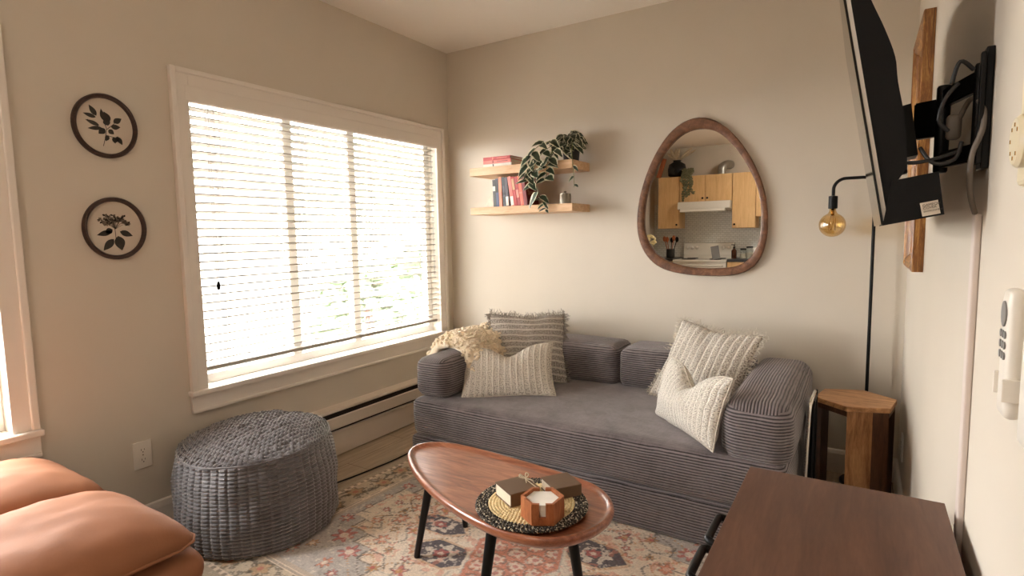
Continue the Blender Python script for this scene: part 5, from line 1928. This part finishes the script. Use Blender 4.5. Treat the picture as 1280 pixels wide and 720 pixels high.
# utensil crock
uc = thing('utensil_crock', 'dark utensil crock beside the range, in the mirror', 'crock', (0.07, -5.3, ZC))
bm = BM()
lathe(bm, [(0.058, ZC + .001), (0.062, ZC + .01), (0.062, ZC + .135), (0.055, ZC + .135), (0.053, ZC + .02)], 0.07, -5.3, 24)
obj('body', bm, M['pot_dark'], uc, smooth=True, angle=40)
for k, (dx, dy, hh, kind) in enumerate(((-.09, 0, .27, 0), (-.04, .03, .26, 0), (0.01, -.02, .25, 1), (.05, .02, .28, 0), (.09, 0, .26, 1))):
    bm = BM()
    p, q_ = Vector((0.07 + dx * .25, -5.3 + dy * .3, ZC + .03)), Vector((0.07 + dx, -5.3 + dy, ZC + hh))
    tube(bm, [p, q_], 0.006, 8)
    r_ = bmesh.ops.create_uvsphere(bm, u_segments=12, v_segments=8, radius=0.03)
    for v in r_['verts']:
        v.co = Vector((v.co.x * .85, v.co.y * .3, v.co.z * 1.4)) + q_ + (q_ - p).normalized() * .02
    single('cooking_spoon', bm, M['board'] if kind == 0 else M['black_plastic'], ('wooden' if kind == 0 else 'black') + ' kitchen spoon standing in the crock, in the mirror', 'spoon', tuple(p), group=('wooden' if kind == 0 else 'black') + ' spoons in the crock', smooth=True)
# flowers near the window-side wall
fv = thing('flower_vase', 'cream flowers in a white vase at the mirror edge', 'vase', (-0.05, -4.62, ZC))
bm = BM()
box(bm, KX + .002, 0.12, -4.80, -4.46, 0.0, 0.885, 0.006)
single('kitchen_cart', bm, M['trim'], 'narrow white cupboard under the cream flowers', 'cupboard', (-0.09, -4.63, 0))
fv.location = (-0.03, -4.62, 0.885)
bm = BM()
lathe(bm, [(0.035, 0.886), (0.048, 0.92), (0.045, 0.97), (0.03, 1.0), (0.034, 1.01)], -0.03, -4.62, 20)
obj('body', bm, M['marble'], fv, smooth=True)
bm = BM()
rr = random.Random(8)
for k in range(70):
    a, e_ = rr.uniform(0, 2 * PI), rr.uniform(-.5, 1.4)
    p = Vector((-0.03, -4.62, 1.12)) + Vector((math.cos(a) * math.cos(e_) * .075, math.sin(a) * math.cos(e_) * .075, math.sin(e_) * .085))
    r_ = bmesh.ops.create_icosphere(bm, subdivisions=1, radius=rr.uniform(.016, .028))
    for v in r_['verts']:
        v.co = Vector((v.co.x, v.co.y, v.co.z * .7)) + p
tube(bm, [(-0.03, -4.62, 1.0), (-0.03, -4.62, 1.12)], .006, 6)
obj('blossom', bm, M['petal'], fv, smooth=True)
# pan-lid-like dark tablet propped on the range, bottle, jars
bm = BM()
box(bm, -0.055, 0.055, -0.006, 0.006, 0, 0.19, 0.003)
bmesh.ops.rotate(bm, verts=bm.verts, cent=(0, 0, 0), matrix=Matrix.Rotation(math.radians(-12), 3, 'Y') @ Matrix.Rotation(math.radians(10), 3, 'X'))
bmesh.ops.translate(bm, verts=bm.verts, vec=(0.800, -5.04, 0.858))
single('tablet', bm, M['grey_plastic'], 'grey tablet propped upright on the range, in the mirror', 'tablet', (0.80, -5.04, 0.849))
bt = thing('soap_bottle', 'brown pump bottle on the worktop, in the mirror', 'bottle', (0.985, -5.3, ZC))
bm = BM()
lathe(bm, [(0.033, ZC + .001), (0.036, ZC + .006), (0.036, ZC + .11), (0.014, ZC + .135), (0.014, ZC + .15)], 0.985, -5.3, 20)
obj('body', bm, M['amber_bottle'], bt, smooth=True)
bm = BM()
lathe(bm, [(0.016, ZC + .15), (0.016, ZC + .165), (0.005, ZC + .167), (0.005, ZC + .195)], 0.985, -5.3, 14)
box(bm, 0.945, 0.995, -5.306, -5.294, ZC + .19, ZC + .20, .002)
obj('pump', bm, M['black_plastic'], bt)
for k, (x, y, r_, hh) in enumerate(((1.10, -5.35, .045, .12), (1.19, -5.33, .05, .15))):
    t = thing('glass_jar', 'glass storage jar with dark lid on the worktop' + (' next to the brown bottle' if k == 0 else ', taller and farther from the range'), 'jar', (x, y, ZC), group='jars on the worktop')
    bm = BM()
    lathe(bm, [(r_ * .94, ZC + .001), (r_, ZC + .006), (r_, ZC + hh - .02), (r_ * .85, ZC + hh)], x, y, 20)
    obj('body', bm, M['clear_glass'], t, smooth=True)
    bm = BM()
    lathe(bm, [(r_ * .9, ZC + hh), (r_ * .9, ZC + hh + .02), (r_ * .85, ZC + hh + .022)], x, y, 20)
    obj('lid', bm, M['pot_dark'], t)
    bm = BM()
    lathe(bm, [(r_ * .9, ZC + .003), (r_ * .9, ZC + hh * .55)], x, y, 20)
    obj('contents', bm, M['pages'], t)
bm = BM()
softbox(bm, 1.24, 1.34, -5.40, -5.22, ZC + .001, ZC + .16, .02, n=8)
single('bread_bin', bm, M['enamel'], 'white canister at the far end of the reflected worktop', 'canister', (1.29, -5.3, ZC), smooth=True)
# on top of the wall cabinets
vs_ = thing('black_vase', 'round black vase of dried pampas grass on top of the wall cabinets', 'vase', (0.10, -5.50, CT))
bm = BM()
lathe(bm, [(0.09, CT + .001), (0.13, CT + .03), (0.138, CT + .12), (0.12, CT + .20), (0.06, CT + .235), (0.055, CT + .25), (0.065, CT + .26)], 0.10, -5.50, 32)
obj('body', bm, M['black_gloss'], vs_, smooth=True)
bm = BM()
for (dx, dy, hh, sp_) in ((-.10, .02, .19, .05), (-.02, 0, .195, .06), (.04, .03, .195, .05), (.22, .02, .185, .04), (.28, 0, .16, .03), (-.15, 0, .14, .04)):
    p, q_ = Vector((0.10, -5.50, CT + .24)), Vector((0.10 + dx, -5.50 + dy, CT + .24 + hh))
    tube(bm, [p, p.lerp(q_, .45), p.lerp(q_, .8), q_], [.004, sp_ * .5, sp_ * .55, .006], 8)
obj('pampas', bm, M['pampas'], vs_, smooth=True)
bm = BM()
box(bm, -0.035, 0.035, -.012, .012, 0, .30, .008)
bmesh.ops.rotate(bm, verts=bm.verts, cent=(0, 0, 0), matrix=Matrix.Rotation(math.radians(18), 3, 'Y'))
bmesh.ops.translate(bm, verts=bm.verts, vec=(-0.17, -5.45, CT + .012))
single('cutting_board', bm, M['board'], 'orange-brown wooden board leaning by the black vase on the cabinets', 'board', (-0.17, -5.45, CT))
hp = thing('hanging_plant', 'dusty green trailing plant hanging over the cabinet fronts', 'plant', (0.28, -5.40, CT))
bm = BM()
lathe(bm, [(0.04, CT + .001), (0.055, CT + .09), (.05, CT + .09)], 0.28, -5.42, 18)
obj('pot', bm, M['clear_glass'], hp, smooth=True)
bm = BM()
rr = random.Random(31)
for s_ in range(7):
    x = 0.245 + s_ * .02
    z = CT + .10
    yb = -5.40
    zend = CT - rr.uniform(.08, .37)
    pts = [(0.28, -5.42, CT + .08), (x, -5.36, CT + .09), (x, -5.315, CT + .02), (x + rr.uniform(-.03, .03), -5.315, (CT + zend) / 2), (x + rr.uniform(-.04, .04), -5.315, zend)]
    sp2 = smooth_pts(pts, 6)
    tube(bm, sp2, .003, 5)
    for p in sp2[3:]:
        for _ in range(3):
            r_ = bmesh.ops.create_icosphere(bm, subdivisions=1, radius=rr.uniform(.010, .02))
            off = Vector((rr.uniform(-.02, .02), rr.uniform(0, .02), rr.uniform(-.02, .02)))
            for v in r_['verts']:
                v.co = Vector((v.co.x, v.co.y * .5, v.co.z * .8)) + p + off
obj('foliage', bm, M['sage'], hp, smooth=True)
bm = BM()
tube(bm, smooth_pts([(0.76, -5.5, CT + .001), (0.76, -5.5, CT + .06), (0.765, -5.51, CT + .11), (0.80, -5.55, CT + .145), (0.83, -5.62, CT + .155), (0.84, -5.675, CT + .155)], 6), .062, 20)
single('exhaust_duct', bm, M['duct'], 'grey metal exhaust elbow above the cabinets, in the mirror', 'duct', (0.76, -5.5, CT), smooth=True)

# ================================================================ added ceiling fill light, unseen, brightens kitchen and room from behind the camera
def fill_ceiling_light(x, y, label):
    t = thing('fill_ceiling_light', label, 'ceiling light', (x, y, H), group='added ceiling fill lights')
    bm = BM()
    lathe(bm, [(0.17, H - 0.025), (0.175, H - .02), (0.175, H)], x, y, 40)
    obj('base', bm, M['trim'], t)
    bm = BM()
    lathe(bm, [(0.01, H - .095), (0.08, H - .088), (0.13, H - .065), (0.16, H - .025)], x, y, 40)
    obj('diffuser', bm, M['fill_glass'], t, smooth=True)
fill_ceiling_light(1.75, -4.35, 'added unseen ceiling light that brightens the kitchen and living area')

# ================================================================ outdoors
bm = BM()
box(bm, -30, -0.4, -25, 25, -0.9, -0.6)
struct('ground_outside', bm, M['lawn'])
hs = thing('neighbour_house', 'pale neighbouring house with a grey roof outside the window', 'house', (-7.5, 1.0, -0.6))
bm = BM()
box(bm, -11, -6.5, -3.5, 3.2, -0.6, 2.1)
obj('wall', bm, M['siding'], hs)
bm = BM()
prism(bm, [(-6.2, 2.05), (-8.75, 3.4), (-11.3, 2.05), (-11.3, 1.95), (-6.2, 1.95)], 'y', -3.8, 3.5)
obj('roof', bm, M['roof'], hs)
for y in (-1.6, 1.1):
    bm = BM()
    box(bm, -6.52, -6.47, y - .5, y + .5, 0.5, 1.6)
    f_ = obj('window', bm, M['trim'], hs)
    bm = BM()
    box(bm, -6.475, -6.465, y - .43, y + .43, 0.57, 1.53)
    obj('pane', bm, M['black_gloss'], f_)
fe = thing('garden_fence', 'low wooden garden fence between the houses', 'fence', (-5.4, 0, -.6))
bm = BM()
for k in range(60):
    y = -9 + k * .3
    box(bm, -5.42, -5.38, y, y + .28, -.6, 0.45)
obj('boards', bm, M['fence'], fe)
for k, (x, y, s_) in enumerate(((-3.4, 2.4, 1.0), (-3.8, 4.2, 1.3))):
    t = thing('garden_shrub', 'leafy green shrub by the garden fence, ' + ('nearer and smaller' if k == 0 else 'farther and bigger'), 'shrub', (x, y, -.6), group='shrubs outside')
    bm = BM()
    rr = random.Random(50 + k)
    for q_ in range(240):
        a, e_ = rr.uniform(0, 2 * PI), rr.uniform(-.3, 1.5)
        R_ = s_ * rr.uniform(.5, .8)
        p = Vector((x + R_ * math.cos(a) * math.cos(e_), y + R_ * math.sin(a) * math.cos(e_), .1 + R_ * math.sin(e_)))
        r_ = bmesh.ops.create_icosphere(bm, subdivisions=1, radius=.11 * s_)
        for v in r_['verts']:
            v.co = Vector((v.co.x, v.co.y, v.co.z * .6)) + p
    obj('foliage', bm, M['shrub'], t)
    bm = BM()
    tube(bm, [(x, y, -.6), (x, y, .4)], .06, 8)
    obj('stem', bm, M['walnut_dark'], t)

# ================================================================ light, world, camera
w = bpy.data.worlds.new('World')
SC.world = w
w.use_nodes = True
bgn = w.node_tree.nodes['Background']
bgn.inputs[0].default_value = (1.0, 0.99, 0.965, 1)
bgn.inputs[1].default_value = 9.0

for i, (y0, y1, z0, z1) in enumerate(WIN):
    ld = bpy.data.lights.new('window_portal', 'AREA')
    ld.shape = 'RECTANGLE'
    ld.size = y1 - y0
    ld.size_y = z1 - z0
    ld.cycles.is_portal = True
    lo_ = bpy.data.objects.new('window_portal', ld)
    COL.objects.link(lo_)
    lo_.location = (-0.125, (y0 + y1) / 2, (z0 + z1) / 2)
    # area light shines along local -z: turn it to face into the room (+x)
    lo_.rotation_euler = Matrix(((0, 0, -1), (1, 0, 0), (0, -1, 0))).to_euler() if False else Euler((PI / 2, 0, -PI / 2))

cam = bpy.data.cameras.new('camera')
cam.sensor_width = 36
cam.sensor_fit = 'HORIZONTAL'
cam.lens = 701.46 / 1280 * 36
cam.clip_start = 0.02
co = bpy.data.objects.new('camera', cam)
COL.objects.link(co)
yaw, pit, rol = 0.559711, 0.0946079, 0.0170110
fwd = Vector((-math.sin(yaw) * math.cos(pit), math.cos(yaw) * math.cos(pit), -math.sin(pit)))
right = Vector((math.cos(yaw), math.sin(yaw), 0))
down = fwd.cross(right)
r_ = right * math.cos(rol) + down * math.sin(rol)
d_ = -right * math.sin(rol) + down * math.cos(rol)
mw = Matrix((r_, -d_, -fwd)).transposed().to_4x4()
mw.translation = Vector((2.559354, -3.261424, 1.25))
co.matrix_world = mw
SC.camera = co

vs = SC.view_settings
SC.display_settings.display_device = 'sRGB'
vs.view_transform = 'Standard'
vs.look = 'None'
vs.exposure = 2.38
vs.gamma = 1.0
vs.use_curve_mapping = False
cy = SC.cycles
cy.use_denoising = True
cy.max_bounces = 10
cy.diffuse_bounces = 6
cy.glossy_bounces = 4
cy.transparent_max_bounces = 24
cy.caustics_reflective = False
cy.caustics_refractive = False
cy.sample_clamp_indirect = 6.0
